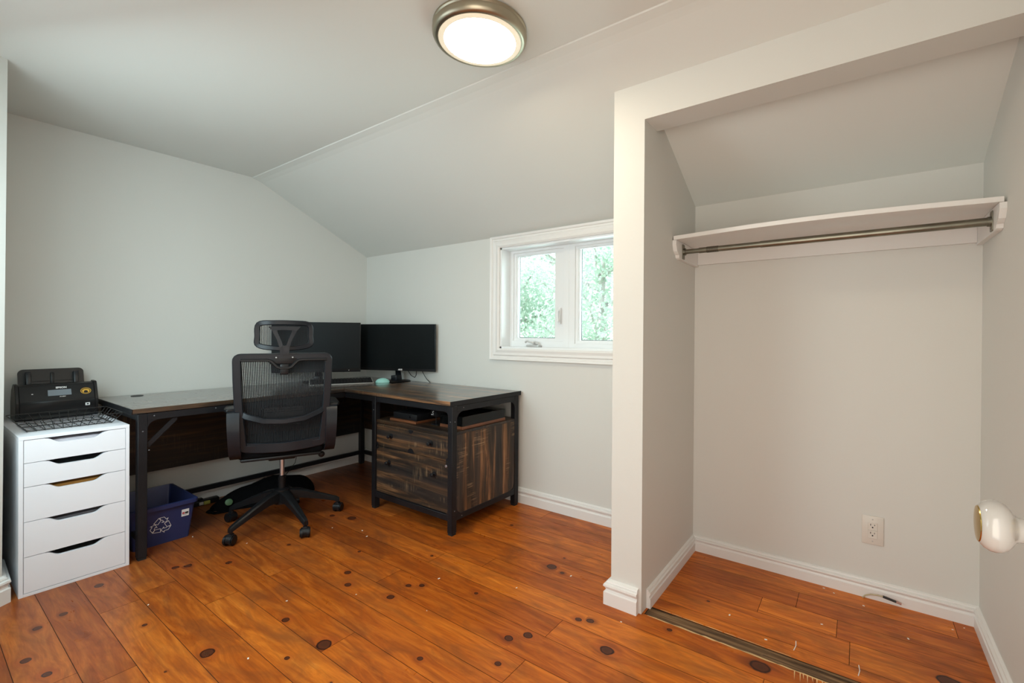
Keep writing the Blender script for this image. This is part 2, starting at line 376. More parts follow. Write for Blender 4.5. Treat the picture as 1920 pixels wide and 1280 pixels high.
def floor():
    me = bpy.data.meshes.new('floor'); vs_, fs, kn, pr, mi = [], [], [], [], []
    seams_room = [-2.75, -2.62, -2.49, -2.365, -2.24, -2.11, -1.985, -1.855, -1.715, -1.585, -1.45, -1.32, -1.19, -1.05, -.925, -.80, -.695]
    seams_clo = [-.632, -.557, -.41, -.28, -.145, .0]
    seams_left = [-.695, -.54, -.41, -.28, -.15, .0]
    knots = [(1.797, -1.822, .021), (2.10, -1.556, .024), (1.831, -1.566, .013), (.963, -1.676, .014), (.987, -1.634, .015), (1.119, -1.505, .013),
             (1.696, -1.216, .014), (1.797, -1.277, .013), (2.475, -.600, .020), (2.55, -.62, .008), (2.979, -.980, .021), (2.04, -1.225, .014),
             (2.03, -1.12, .011), (2.08, -1.085, .011), (3.458, -.747, .027), (2.69, -1.08, .016), (2.64, -1.135, .014), (3.998, -.46, .03),
             (1.322, -2.20, .013), (1.477, -2.17, .013), (1.095, -2.145, .012), (1.049, -2.068, .012), (.876, -1.93, .015), (1.429, -1.35, .007),
             (1.164, -1.235, .009), (1.409, -1.9, .008), (1.11, -.83, .022), (.975, -.88, .014), (2.844, -.866, .013), (2.80, -.885, .011),
             (2.329, -.987, .008), (2.48, -.491, .006), (.25, -1.40, .013), (2.06, -1.67, .008), (2.793, -.60, .005), (2.695, -1.26, .010),
             (2.25, -1.75, .012), (1.55, -1.06, .008), (1.9, -.87, .008), (3.2, -.45, .006), (3.5, -.2, .005), (2.45, -1.40, .009)]
    joints = {-1.05: [2.75, .62], -1.32: [2.763, 1.0], -1.985: [1.168], -1.715: [1.446, 3.0], -.28: [], -.15: [2.08]}
    jclo = {-.28: [3.52], -.41: [3.39, 3.671], -.557: [3.715], -.145: [4.06]}
    def plank(xa, xb, ya, yb, extra=None):
        g = .0009; r = random.random()
        ks = sorted([k for k in knots if xa + .02 < k[0] < xb - .02 and ya < k[1] < yb])
        x = xa
        while x < xb:     # a few small knots where the photo shows nothing particular
            x += random.uniform(.5, 1.3)
            if x < xb - .15 and all(abs(x - k[0]) > .22 for k in ks) and random.random() < .22: ks.append((x, random.uniform(ya + .03, yb - .03), random.choice((.004, .006, .009))))
        ks = sorted(ks); cuts = [xa + g] + [(p[0] + q[0]) / 2 for p, q in zip(ks, ks[1:])] + [xb - g]
        if not ks: ks = [(xa - 30, ya, .01)]
        for i in range(len(cuts) - 1):
            q = len(vs_); z = 0
            vs_.extend([(cuts[i], ya + g, z), (cuts[i + 1], ya + g, z), (cuts[i + 1], yb - g, z), (cuts[i], yb - g, z)])
            fs.append((q, q + 1, q + 2, q + 3)); kn.extend(ks[i]); pr.append(r); mi.append(0)
    def row(ya, yb, xa, xb, js):
        if js is None:
            js = []; x = xa + random.uniform(.6, 2.2)
            while x < xb - .4: js.append(x); x += random.uniform(1.4, 2.6)
        e = [xa] + sorted(js) + [xb]
        for a, c in zip(e, e[1:]): plank(a, c, ya, yb)
    for a, c in zip(seams_room, seams_room[1:]): row(a, c, 0, XR, joints.get(a))
    for a, c in zip(seams_left, seams_left[1:]): row(a, c, 0, X2 + .01, joints.get(a))
    for a, c in zip(seams_clo, seams_clo[1:]): row(a, c, X2 + .01, XR, jclo.get(a, []))
    q = len(vs_); z = -.004
    def quad(xa, xb, ya, yb, z):
        q = len(vs_); vs_.extend([(xa, ya, z), (xb, ya, z), (xb, yb, z), (xa, yb, z)]); fs.append((q, q + 1, q + 2, q + 3)); kn.extend((0, 0, 1)); pr.append(0); mi.append(1)
    quad(0, XR, -2.75, -.695, z); quad(0, X2 + .01, -.695, 0, z); quad(X2 + .01, XR, -.632, 0, z); quad(0, XR, -2.75, 0, -.03)
    me.from_pydata(vs_, [], fs)
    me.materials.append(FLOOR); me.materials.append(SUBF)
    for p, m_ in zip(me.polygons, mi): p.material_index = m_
    a = me.attributes.new('knot', 'FLOAT_VECTOR', 'FACE'); a.data.foreach_set('vector', kn)
    a = me.attributes.new('plank', 'FLOAT', 'FACE'); a.data.foreach_set('value', pr)
    o = bpy.data.objects.new('floor', me); C.objects.link(o); tag(o, kind='structure')
floor()

def quadbox(name, m, mat): return tag(m.build(name, mat, smooth=False), kind='structure')
T = .2
# wall_left (gable) with the roof profile
m = MB(); m.prism([(0, -2.3, -.03), (0, T, -.03), (0, T, zslope(T)), (0, 0, HB), (0, YC, ZC), (0, -2.3, ZC + .0)], (-.15, 0, 0))
quadbox('wall_left', m, WALL)
# closet's right wall continues as the room's right wall
m = MB(); m.prism([(XR, YBK, -.03), (XR, T, -.03), (XR, T, zslope(T)), (XR, 0, HB), (XR, YC, ZC), (XR, YBK, ZC)], (.15, 0, 0))
quadbox('wall_right', m, WALL)
# window wall
WX0, WX1, WZ0, WZ1 = 1.61, 2.65, 1.062, 1.778
m = MB()
for a, c, e, f in ((-.15, WX0, -.03, HB), (WX1, XR + .15, -.03, HB), (WX0, WX1, -.03, WZ0), (WX0, WX1, WZ1, HB)): m.box((a, 0, e), (c, T, f))
quadbox('wall_back', m, WALL)
# ceiling: flat part and sloped part
m = MB(); m.prism([(-.15, YBK - .15, ZC), (-.15, YC, ZC), (-.15, T + .02, zslope(T + .02)), (-.15, T + .02, zslope(T + .02) + .15), (-.15, YC, ZC + .16), (-.15, YBK - .15, ZC + .16)], (XR + .3, 0, 0))
quadbox('ceiling', m, CEIL)
# slight drywall ridge where the two ceiling planes meet
m = MB(); m.prism([(0.0, YC - .020, ZC + .001), (0, YC - .016, ZC - .0045), (0, YC + .02, zslope(YC + .02) - .0035), (0, YC + .06, zslope(YC + .06) + .001), (0, YC, ZC + .01)], (XR, 0, 0))
quadbox('trim_1', m, CEIL)
# closet partition (pillar) and header
m = MB()
zt = lambda y: zslope(y) if y > YC else ZC
m.prism([(X1, YP, 0), (X1, 0, 0), (X1, 0, HB), (X1, YP, zslope(YP))], (X2 - X1, 0, 0))
quadbox('wall_closet', m, WALL)
m = MB()
m.prism([(X2, YP, ZH), (X2, YP + .135, ZH), (X2, YP + .135, zslope(YP + .135)), (X2, YP, zslope(YP))], (XR - X2, 0, 0))
quadbox('wall_header', m, WALL)
# wall stub at the far left, ends in an angled return
JD = Vector((.56, -.83)).normalized(); J0 = Vector((.73, -2.194)); t = (YBK - J0.y) / JD.y; J1 = J0 + JD * t
m = MB(); m.prism([(0, -2.194, 0), (J0.x, J0.y - .008, 0), (J1.x, J1.y, 0), (J1.x, YBK - .15, 0), (0, YBK - .15, 0)], (0, 0, ZC))
for v in m.bm.verts:
    if v.co.z > 1 and abs(v.co.x - J0.x) < .01: v.co.y += .015
quadbox('wall_corner', m, WALL)
# wall behind the camera: doorway, and an opening for the added fill window
m = MB()
BX0, BX1, BZ0, BZ1 = 1.0, 2.12, .87, 2.03; DX0, DX1, DZ = 3.10, 3.95, 2.04
for a, c, e, f in ((J1.x, BX0, 0, ZC), (BX0, BX1, 0, BZ0), (BX0, BX1, BZ1, ZC), (BX1, DX0, 0, ZC), (DX0, DX1, DZ, ZC), (DX1, XR + .15, 0, ZC)):
    m.box((a, YBK - .15, e), (c, YBK, f))
quadbox('wall_front', m, WALL)

# baseboards (mitred moulding)
def bprof(h, t):
    return [(0, 0), (t * .95, 0), (t * .95, h * .52), (t * .70, h * .56), (t * .62, h * .62), (t * .80, h * .70), (t * 1.0, h * .76), (t * .95, h * .83), (t * .55, h * .86), (t * .62, h * .90), (t * .5, h * .96), (t * .12, h), (0, h)]
def base(name, pts, h=.105, t=BT):
    m = MB(); m.sweep([(x, y, 0) for x, y in pts], [(u, v) for u, v in bprof(h, t)], (0, 0, 1)); return tag(m.build(name, TRIM, smooth=False), kind='structure')
# path direction chosen so that +u points into the room (N x t)
base('baseboard_left', [(X1, 0), (0, 0), (0, -2.19)], .104)
base('baseboard_pillar', [(X2 - .012, YP), (X1, YP), (X1, 0)], .104, .026)
base('baseboard_closet', [(XR, YP + .13), (XR, 0), (X2, 0), (X2, YP + .055)], .080, .019)
base('baseboard_corner', [(.45, -2.194), (J0.x, J0.y - .008), (J0.x + JD.x * .4, J0.y + JD.y * .4 - .006)], .115, .026)

# groove left in the floor where the old closet wall stood
m = MB()
m.box((X2 + .01, -.697, -.012), (XR - .0, -.630, -.0045))
m.prism([(3.44, -.690, -.0045), (3.47, -.662, -.0045), (3.75, -.66, -.0045), (3.75, -.672, -.0045), (3.80, -.692, -.0045)], (0, 0, .004))
m.prism([(3.10, -.646, -.0045), (3.12, -.633, -.0045), (4.1, -.631, -.0045), (4.1, -.650, -.0045), (3.6, -.645, -.0045)], (0, 0, .003))
quadbox('trim_2', m, STRIPW)
m = MB(); x = 3.02
while x < 3.95:
    L = random.uniform(.05, .14); wv = random.uniform(.002, .006)
    m.prism([(x, -.6985, .0003), (x + L * .3, -.6985 + wv, .0003), (x + L, -.6975, .0003), (x + L * .7, -.7005 - wv * .3, .0003)], (0, 0, .0012)); x += L * .9
for k in range(9):
    x = 3.56 + k * .013 + random.uniform(-.003, .003); L = random.uniform(.02, .05)
    m.prism([(x, -.698, .0003), (x + .004, -.698, .0003), (x + .006, -.698 - L, .0003)], (0, 0, .0008))
x = 3.05
while x < 3.5:
    L = random.uniform(.04, .1); m.prism([(x, -.629, .0003), (x + L, -.629, .0003), (x + L * .5, -.629 + .0022, .0003)], (0, 0, .0012)); x += L * 1.1
quadbox('trim_3', m, PALE)

# ---------------------------------------------------------------- window in view
win = bpy.data.objects.new('window_1', None); C.objects.link(win); win.location = (WX0, 0, WZ0); tag(win, kind='structure')
def wp(m, name, mat, **k):
    o = m.build(name, mat, win, **k); o.matrix_parent_inverse = Matrix.Translation((-WX0, 0, -WZ0)); return o
prof = [(0, 0), (0, -.012), (.012, -.020), (.03, -.016), (.045, -.020), (.052, -.013), (.062, -.013), (.066, -.020), (.080, -.024), (.080, 0)]
# casing: path around opening, profile u outward
path = [(WX0, 0, WZ0), (WX1, 0, WZ0), (WX1, 0, WZ1), (WX0, 0, WZ1)]
m = MB(); m.sweep(path, [(u, v) for u, v in prof], (0, 1, 0), closed=True)
wp(m, 'casing', TRIM, smooth=False)
m = MB()   # jamb liner
for lo, hi in (((WX0 - .002, 0, WZ0), (WX0 + .012, T, WZ1)), ((WX1 - .012, 0, WZ0), (WX1 + .002, T, WZ1)), ((WX0, 0, WZ0 - .002), (WX1, T, WZ0 + .012)), ((WX0, 0, WZ1 - .012), (WX1, T, WZ1 + .002))): m.box(lo, hi)
wp(m, 'jamb_liner', WINW, smooth=False)
def frame(m, x0, x1, z0, z1, y0, y1, wl, wr, wb, wt, bev=.003):
    m.box((x0, y0, z0), (x0 + wl, y1, z1), bev); m.box((x1 - wr, y0, z0), (x1, y1, z1), bev)
    m.box((x0 + wl * .9, y0 + .0004, z0), (x1 - wr * .9, y1, z0 + wb), bev); m.box((x0 + wl * .9, y0 + .0004, z1 - wt), (x1 - wr * .9, y1, z1), bev)
XM = 2.13
m = MB(); frame(m, WX0 + .01, XM, WZ0 + .01, WZ1 - .01, .095, .16, .03, .045, .045, .02); frame(m, XM - .0, WX1 - .01, WZ0 + .01, WZ1 - .01, .095, .16, .045, .03, .03, .02)
wp(m, 'window_frame', WINW, smooth=False)
for x0, x1, z0, z1 in ((WX0 + .03, XM - .035, WZ0 + .035, WZ1 - .028), (XM + .035, WX1 - .03, WZ0 + .022, WZ1 - .022)):
    m = MB(); frame(m, x0, x1, z0, z1, .108, .150, .03, .085 if x0 < 2 else .045, .036, .022); 
    frame(m, x0 + .022, x1 - (.077 if x0 < 2 else .037), z0 + .028, z1 - .014, .116, .13, .014, .014, .012, .012, .002)
    s = wp(m, 'sash', WINW, smooth=False)
    q = MB(); frame(q, x0 + .040, x1 - (.092 if x0 < 2 else .052), z0 + .040, z1 - .022, .134, .139, .004, .004, .004, .004, 0); q.build('spacer_bar', pm('spacer_grey', (.12, .13, .14), .5, bump=.01), s, smooth=False)
    g = MB(); g.box((x0 + .02, .127, z0 + .02), (x1 - .03, .131, z1 - .015)); go = g.build('pane', GLASS, s, smooth=False)
m = MB(); m.box((1.80, .055, WZ0 + .012), (1.91, .10, WZ0 + .026), .005); m.cyl((1.86, .075, WZ0 + .02), (1.86, .07, WZ0 + .040), .011, bev=.003)
m.tube([(1.86, .07, WZ0 + .040), (1.84, .055, WZ0 + .048), (1.815, .05, WZ0 + .052), (1.80, .05, WZ0 + .045)], [.009, .007, .006, .007]); m.tube([(1.86, .07, WZ0 + .040), (1.885, .06, WZ0 + .046), (1.895, .055, WZ0 + .03)], [.009, .008, .007])
wp(m, 'crank_handle', pm('crank_metal', (.55, .55, .54), .35, metal=.4, bump=.02))
m = MB(); m.box((2.045, .090, 1.235), (2.067, .098, 1.345), .003); m.tube([(2.056, .09, 1.33), (2.056, .07, 1.32), (2.056, .066, 1.29), (2.058, .072, 1.25)], [.006, .007, .007, .008])
wp(m, 'lock_lever', WINW)

# frame of the unseen rear window, added to let in the fill light
fill_win = bpy.data.objects.new('fill_window_rear', None); C.objects.link(fill_win); fill_win.location = (BX0, YBK, BZ0); tag(fill_win, kind='structure')
m = MB(); frame(m, 0, BX1 - BX0, 0, BZ1 - BZ0, -.08, -.03, .05, .05, .05, .05)
m.box(((BX1 - BX0) / 2 - .02, -.08, 0), ((BX1 - BX0) / 2 + .02, -.03, BZ1 - BZ0)); m.build('window_frame', WINW, fill_win, smooth=False)

# ---------------------------------------------------------------- open door at right with the white knob
door = bpy.data.objects.new('door_1', None); C.objects.link(door); door.location = (3.945, -1.655, 0); tag(door, kind='structure')
m = MB(); m.box((0, -.79, .01), (.035, 0, 2.02), .002)
m.build('door_panel', TRIM, door, smooth=False)
KM = Matrix.Translation((0, -.0685, .933)) @ Matrix.Rotation(-PI / 2, 4, 'Y')
m = MB(); m.lathe([(0, 0), (.030, 0), (.030, .004), (.024, .008), (.0165, .010), (.0165, .041), (.0175, .043), (.0175, .046), (.0, .046)], KM); m.build('rose', BRASS, door)
m = MB(); m.lathe([(0, .045), (.0140, .046), (.0142, .054), (.0165, .0575), (.0215, .0605), (.0265, .0645), (.0295, .0695), (.0302, .0745), (.0293, .0795), (.0265, .0845), (.0228, .0878), (.0215, .0885), (.0, .0885)], KM)
kb = m.build('door_knob', CERAM, door); kb['label'] = 'white ceramic door knob'
m = MB(); m.lathe([(.0215, .088), (.0205, .0895), (.012, .0905), (0, .0908)], KM); m.build('brass_cap', BRASS, kb)
m = MB(); m.tube([(-.0475, -.0685 - .0138, .933 - .0035), (-.0505, -.0685 - .0140, .933 - .0030), (-.0510, -.0685 - .0135, .933 - .0055), (-.0475, -.0685 - .0132, .933 - .0060)], .0007, 6); m.build('set_screw', DARKV, kb)

# ---------------------------------------------------------------- ceiling lamp
LC = (2.540, -1.205)
lamp = empty('ceiling_lamp', (LC[0], LC[1], ZC), 0, 'round flush ceiling light with brushed nickel rim on the flat ceiling', 'ceiling light')
m = MB(); m.lathe([(0, 0), (.165, 0), (.176, -.006), (.176, -.012), (.172, -.016), (.172, -.020), (.177, -.024), (.176, -.036), (.170, -.046), (.162, -.050), (.155, -.050), (.160, -.046), (.160, -.02), (0, -.02)], n=96)
m.build('metal_rim', NICKEL, lamp)
m = MB(); m.lathe([(.160, -.040), (.159, -.047), (.146, -.0525), (.1345, -.0525), (.1345, -.040)], n=96)
r_ = m.build('diffuser_edge', pm('diffuser_edge', (.80, .74, .60), .4, emit=(1, .86, .62), es=.38, bump=.01), lamp)
m = MB(); m.lathe([(.1345, -.051), (.10, -.052), (0, -.0525)], n=96)
m.build('diffuser', pm('lamp_diffuser', (.9, .9, .88), .5, emit=(1, .86, .66), es=52, bump=.01), lamp)

# ---------------------------------------------------------------- closet shelf and rod
sh = empty('closet_shelf', ((X2 + XR) / 2, -.18, 1.615), 0, 'long white closet shelf board on cleats above the metal rod', 'shelf')
me = MB(); bm = me.bm
Nn = 24; L0, L1 = X2 + .006 - (X2 + XR) / 2, XR - .008 - (X2 + XR) / 2
rows = []
for i in range(Nn + 1):
    s = i / Nn; x = L0 + (L1 - L0) * s; h = .013 * math.sin(PI * s)
    rows.append([bm.verts.new((x, y, z + h)) for y, z in ((-.182, 0), (.176, 0), (.176, .018), (-.182, .018))])
for A, B in zip(rows, rows[1:]):
    for k in range(4): bm.faces.new((A[k], A[(k + 1) % 4], B[(k + 1) % 4], B[k]))
bm.faces.new(rows[0]); bm.faces.new(rows[-1][::-1]); bmesh.ops.recalc_face_normals(bm, faces=bm.faces)
me.build('shelf_board', TRIM, sh, smooth=False)
for sx_, xa in ((1, X2 + .0005), (-1, XR - .0005)):
    m = MB(); x = xa - (X2 + XR) / 2
    pr = [(-.182, -.001), (-.183, -.022), (-.168, -.052), (-.150, -.064), (-.142, -.066), (-.136, -.080), (-.122, -.085), (.177, -.085), (.177, -.001)]
    m.prism([(x, y, z) for y, z in pr], (sx_ * .019, 0, 0)); m.build('end_bracket', TRIM, sh, smooth=False)
m = MB(); m.box((X2 + .02 - (X2 + XR) / 2, .161, -.076), (XR - .02 - (X2 + XR) / 2, .1785, -.001)); m.build('back_cleat', TRIM, sh, smooth=False)

XA, XB = X2 + .020, XR - .020
rod = empty('closet_rod', ((XA + XB) / 2, -.262, 1.571), 0, 'telescoping metal closet rod with end flanges under the shelf', 'closet rod')
O = (XA + XB) / 2
m = MB(); m.cyl((XA - O, 0, 0), (XA - O + .08, 0, 0), .0115); m.cyl((XA - O + .078, 0, 0), (XA - O + .36, 0, 0), .0135); m.cyl((XA - O + .35, 0, 0), (XB - O, 0, 0), .0150)
m.build('tube', STEEL, rod)
m = MB()
for k in range(11): m.cyl((XA - O + .115 + k * .005, 0, 0), (XA - O + .1175 + k * .005, 0, 0), .0145)
m.build('knurled_grip', pm('worn_steel', (.10, .09, .075), .5, metal=1, bump=.3), rod)
for s, x in ((1, XA - O), (-1, XB - O)):
    m = MB(); m.prism([(x, u, v) for u, v in rr(.034, .072, .006)], (s * .003, 0, 0)); m.cyl((x, 0, 0), (x + s * .014, 0, 0), .0175, bev=.002)
    m.sphere((x + s * .003, 0, .026), .004, (.5, 1, 1)); m.sphere((x + s * .003, 0, -.026), .004, (.5, 1, 1)); m.build('end_flange', STEEL, rod)

# ---------------------------------------------------------------- outlet and loose wire
ol = empty('wall_outlet', (3.791, 0, .30), 0, 'almond duplex wall outlet on the closet back wall', 'outlet')
m = MB(); m.box((-.040, -.006, -.0635), (.040, 0, .0635), .0035, 2); m.build('cover_plate', CARC, ol)
for s in (1, -1):
    m = MB(); m.box((-.0175, -.0085, .001 if s > 0 else -.035), (.0175, -.004, .035 if s > 0 else -.001), .0008, 1); r_ = m.build('receptacle', CARC, ol)
    m = MB(); z = .020 * s + (0 if s > 0 else .004) ; m.box((-.0085, -.0088, z + .001), (-.0062, -.0080, z + .009)); m.box((.0062, -.0088, z + .002), (.0083, -.0080, z + .008)); m.cyl((0, -.0088, z - .006), (0, -.0080, z - .006), .003, n=12)
    m.build('slots', DARKV, r_, smooth=False)
for s in (1, -1):
    m = MB(); m.cyl((0, -.0072, .048 * s), (0, -.0055, .048 * s), .0028, n=12); m.build('screw', SILVER, ol)
wr_ = empty('loose_wire', (3.757, -.026, 0), 0, 'short beige wire with black taped end poking out at the closet baseboard', 'wire')
m = MB(); m.tube([(0, 0, .001), (.010, -.004, .016), (.03, -.006, .027), (.055, -.006, .031), (.075, -.006, .031)], .0028, 8); m.build('cable', BEIGE, wr_)
m = MB(); m.cyl((.072, -.006, .031), (.118, -.008, .024), .0048, n=14); m.build('tape_wrap', TAPE, wr_)
m = MB(); m.cyl((.117, -.008, .024), (.136, -.009, .0215), .0042, n=14, bev=.001); m.build('bare_tip', COPPER, wr_)

# ---------------------------------------------------------------- white drawer cabinet
CY0, CY1, CX0, CX1, CH = -2.157, -1.797, .065, .742, .70
cab = empty('drawer_cabinet', ((CX0 + CX1) / 2, (CY0 + CY1) / 2, 0), 0, 'white five-drawer cabinet with cut-out handles left of the desk', 'drawer cabinet')
cx, cy = (CX0 + CX1) / 2, (CY0 + CY1) / 2
hx, hy = (CX1 - CX0) / 2, (CY1 - CY0) / 2
m = MB()
m.box((-hx, -hy, 0), (hx, -hy + .014, CH - .0155), .0008); m.box((-hx, hy - .014, 0), (hx, hy, CH - .0155), .0008)
m.box((-hx, -hy, CH - .015), (hx, hy, CH), .001); m.box((-hx + .01, -hy + .014, 0), (hx - .0, hy - .014, .013), .0008); m.box((-hx, -hy + .014, .013), (-hx + .006, hy - .014, CH - .015))
m.build('carcass', WHITE, cab, smooth=False)
zs = [.684, .583, .478, .326, .172, .0145]
def drawer_front(zb, zt_):
    w_ = hy - .0155; m = MB(); x = hx - .018; pts = [(x, -w_, zb), (x, w_, zb), (x, w_, zt_)]
    a, c2, dp = .052, .092, .0235    # half-widths of the notch floor and mouth
    pts += [(x, c2 + .012, zt_)]
    for i in range(9):
        s = i / 8; f = (1 - math.cos(PI * s)) / 2; pts.append((x, c2 + .008 - (c2 - a + .008) * s, zt_ - .0015 - dp * f))
    for i in range(9):
        s = 1 - i / 8; f = (1 - math.cos(PI * s)) / 2; pts.append((x, -(c2 + .008 - (c2 - a + .008) * s), zt_ - .0015 - dp * f))
    pts += [(x, -c2 - .012, zt_), (x, -w_, zt_)]
    m.prism(pts, (.0175, 0, 0))
    m.box((-hx + .05, -w_ + .004, zb + .005), (x, -w_ + .010, zt_ - .035)); m.box((-hx + .05, w_ - .010, zb + .005), (x, w_ - .004, zt_ - .035)); m.box((-hx + .05, -w_ + .004, zb + .004), (x, w_ - .004, zb + .010))
    return m.build('drawer', WHITE, cab, smooth=False)
for a, c in zip(zs, zs[1:]): drawer_front(c + .0012, a - .0012)
o = MB().box((.50, CY0 + .07, .595), (.715, CY1 - .07, .668), .002).build('paper_stack', PAPER, smooth=False)
tag(o, 'white paper stack showing in the handle gap of the top cabinet drawer', 'paper')
o = MB().box((.50, CY0 + .06, .345), (.715, CY1 - .08, .462), .002).build('manila_folder', ORANGE, smooth=False)
tag(o, 'brown card folder showing in the handle gap of the third cabinet drawer', 'folder')
o = MB().box((.50, CY0 + .08, .185), (.715, CY1 - .07, .308), .003).build('grey_binder', pm('binder_grey', (.16, .16, .18), .6, bump=.05), smooth=False)
tag(o, 'grey item showing in the handle gap of the fourth cabinet drawer', 'binder')

# ---------------------------------------------------------------- scanner on the cabinet
scn = empty('document_scanner', (.155, -1.965, CH), 0, 'black sheet-feed document scanner with grey display on the white cabinet', 'scanner')
W2 = .150
# side profile (x forward, z up)
body = [(-.085, .0), (.075, .0), (.085, .012), (.088, .045), (.090, .092), (.083, .103), (.052, .172), (.044, .180), (-.01, .182), (-.06, .150), (-.088, .09)]
m = MB(); m.prism([(x, -W2 + .012, z) for x, z in body], (0, 2 * W2 - .024, 0), bev=.003)
for s in (-1, 1):
    m.prism([(x * .98, s * W2, z + (.006 if z > .1 else 0)) for x, z in body], (0, -s * .013, 0), bev=.002)
m.build('housing', BLACKP, scn)
m = MB(); m.box((.0885, -.118, .006), (.0915, .118, .026), .002); m.box((.086, -.04, .03), (.093, .05, .038), .002); m.build('paper_exit', DARKV, scn)
m = MB(); a_ = math.radians(25)
pts = rr(.245, .115, .022, c=(0, .080)); TM = Matrix.Translation((-.032, -.006, .125)) @ Matrix.Rotation(-.28, 4, 'Y')
m.prism([(0, u, v) for u, v in pts], (-.007, 0, 0), mat=TM); m.prism([(.001, u, v) for u, v in rr(.185, .05, .004, c=(.0, .095))], (.003, 0, 0), mat=TM)
m.build('paper_tray', BLACKP, scn)
for s in (-1, 1):
    m = MB(); m.box((.003, s * .088 - .010, .03), (.028, s * .088 + .010, .118 if s < 0 else .115), .003, mat=TM); m.build('paper_guide', GREYP, scn)
m = MB(); m.box((.002, -.007, .05), (.010, .007, .115), .003, mat=TM); m.build('center_guide', BLACKP, scn)
# sloped front panel transform: panel plane through (.083,.103)-(.052,.172)
pa = Vector((.083, 0, .103)); pb = Vector((.052, 0, .172)); up = (pb - pa).normalized(); xr = Vector((0, 1, 0)); nn = xr.cross(up)
def PMX(y, s, off=.0005):
    mm = Matrix((xr, up, nn)).transposed().to_4x4(); mm.translation = pa + up * s + Vector((0, y, 0)) + nn * off; return mm
m = MB(); m.box((-.043, -.0165, 0), (.043, .0165, .0012), .0006, 1, mat=PMX(.005, .036)); m.build('display', LCD, scn)
text('EPSON', .013, 'brand_text', INK, scn, PMX(.012, .0635), bold=.0006)
text('RR-600W', .0055, 'model_text', INK, scn, PMX(.015, .013), bold=.0002)
m = MB(); m.cyl((0, 0, 0), (0, 0, .0008), .003, n=16, mat_=None) if False else m.box((-.003, -.002, 0), (.003, .002, .001), mat=PMX(-.092, .035)); m.build('power_button', INK, scn, smooth=False)
m = MB(); MM = PMX(.103, .036)
m.lathe([(.0185, 0), (.0205, 0), (.0205, .0012), (.0185, .0012)], MM @ Matrix.Diagonal((1, .85, 1, 1)), 36)
m.lathe([(.0145, 0), (.0155, 0), (.0155, .001), (.0145, .001)], MM @ Matrix.Diagonal((1, .85, 1, 1)), 36)
for k in range(7):
    a = PI * (.08 + k * .14); m.box((-.0028, -.0035, 0), (.0028, .0035, .0012), .0004, 1, mat=MM @ Matrix.Translation((.0105 * math.cos(a), .008 * math.sin(a) - .002, 0)) @ Matrix.Rotation(a - PI / 2, 4, 'Z'))
for s in (-1, 1): m.box((-.002, -.003, 0), (.002, .003, .0012), .0004, 1, mat=MM @ Matrix.Translation((.010 * s, -.006, 0)))
m.build('gold_badge', GOLD, scn, smooth=False)
m = MB(); m.box((.0895, .098, .058), (.0915, .116, .073), .002, 1, mi=0); m.box((.0914, .103, .0625), (.0919, .111, .069), 0, mi=1); m.build('square_sticker', [INK, DARKV], scn, smooth=False)

# ---------------------------------------------------------------- wire basket tray
bk = empty('wire_basket', (.49, -1.978, CH + .001), 0, 'black wire basket tray in front of the scanner on the white cabinet', 'wire basket')
bx, by, tx, ty, bh = .13, .140, .165, .176, .050
rw = .0015
def ring(hx_, hy_, z, r=.012): return [(u, v, z) for u, v in rr(2 * hx_, 2 * hy_, r, 4)]
m = MB(); m.tube(ring(tx, ty, bh, .01), .0021, 6, True); WIRE = pm('black_wire', (.02, .02, .02), .3, metal=.3, bump=.02); m.build('rim', WIRE, bk)
m = MB()
for f in (.05, .5): m.tube(ring(bx + (tx - bx) * f, by + (ty - by) * f, .002 + bh * f), rw, 6, True)
for k in range(11):
    y = -by + 2 * by * k / 10; yt = y * ty / by
    m.tube([(tx, yt, bh), (bx + .004, y, .004), (bx, y, .0015), (-bx, y, .0015), (-bx - .004, y, .004), (-tx, yt, bh)], rw, 5)
for k in range(7):
    x = -bx + 2 * bx * k / 6; xt = x * tx / bx
    m.tube([(xt, ty, bh), (x, by + .004, .005), (x, by, .0028), (x, -by, .0028), (x, -by - .004, .005), (xt, -ty, bh)], rw, 5)
m.build('wire_grid', WIRE, bk)

# ---------------------------------------------------------------- L-shaped desk
DZ_, DT = .772, .027
dk = empty('corner_desk', (.9, -.9, 0), 0, 'l-shaped rustic wood corner desk with black metal frame and three drawers', 'desk')
dk.location = (0, 0, 0)
def dp(m, name, mat, par=None, **k): return m.build(name, mat, par or dk, **k)
LX0, LX1, LY0 = .020, .742, -1.790
SX1, SY0 = 1.815, -.665
m = MB(); m.box((LX0, LY0 + .004, DZ_ - DT + .002), (LX1, -.020, DZ_), .0015, 1); dp(m, 'long_desktop', RTOPY, smooth=False)
m = MB(); m.box((LX1 + .001, SY0 + .003, DZ_ - DT + .002), (SX1 - .004, -.020, DZ_), .0015, 1); dp(m, 'short_desktop', RTOPX, smooth=False)
m = MB(); m.box((SX1 - .004, SY0 - .0, DZ_ - DT), (SX1 + .004, -.018, DZ_ + .001), .001, 1); dp(m, 'end_cap', BLACKM)
m = MB(); m.box((LX0, LY0 - .001, DZ_ - DT), (LX1 + .001, LY0 + .004, DZ_ + .001), .001, 1); dp(m, 'end_cap', BLACKM)
L = .038; ZT = DZ_ - DT
legs = [(.700, -1.765), (.045, -1.765), (.045, -.105), (1.055, SY0 + .010), (SX1 - .045 + .012, SY0 + .010), (SX1 - .045 + .012, -.085), (1.055, -.085)]
for x, y in legs:
    m = MB(); m.box((x, y, .012), (x + L, y + L, ZT), .002, 1); lo = dp(m, 'leg', BLACKM)
    m = MB(); m.box((x + .003, y + .003, 0), (x + L - .003, y + L - .003, .012)); dp(m, 'foot_cap', DARKV, lo, smooth=False)
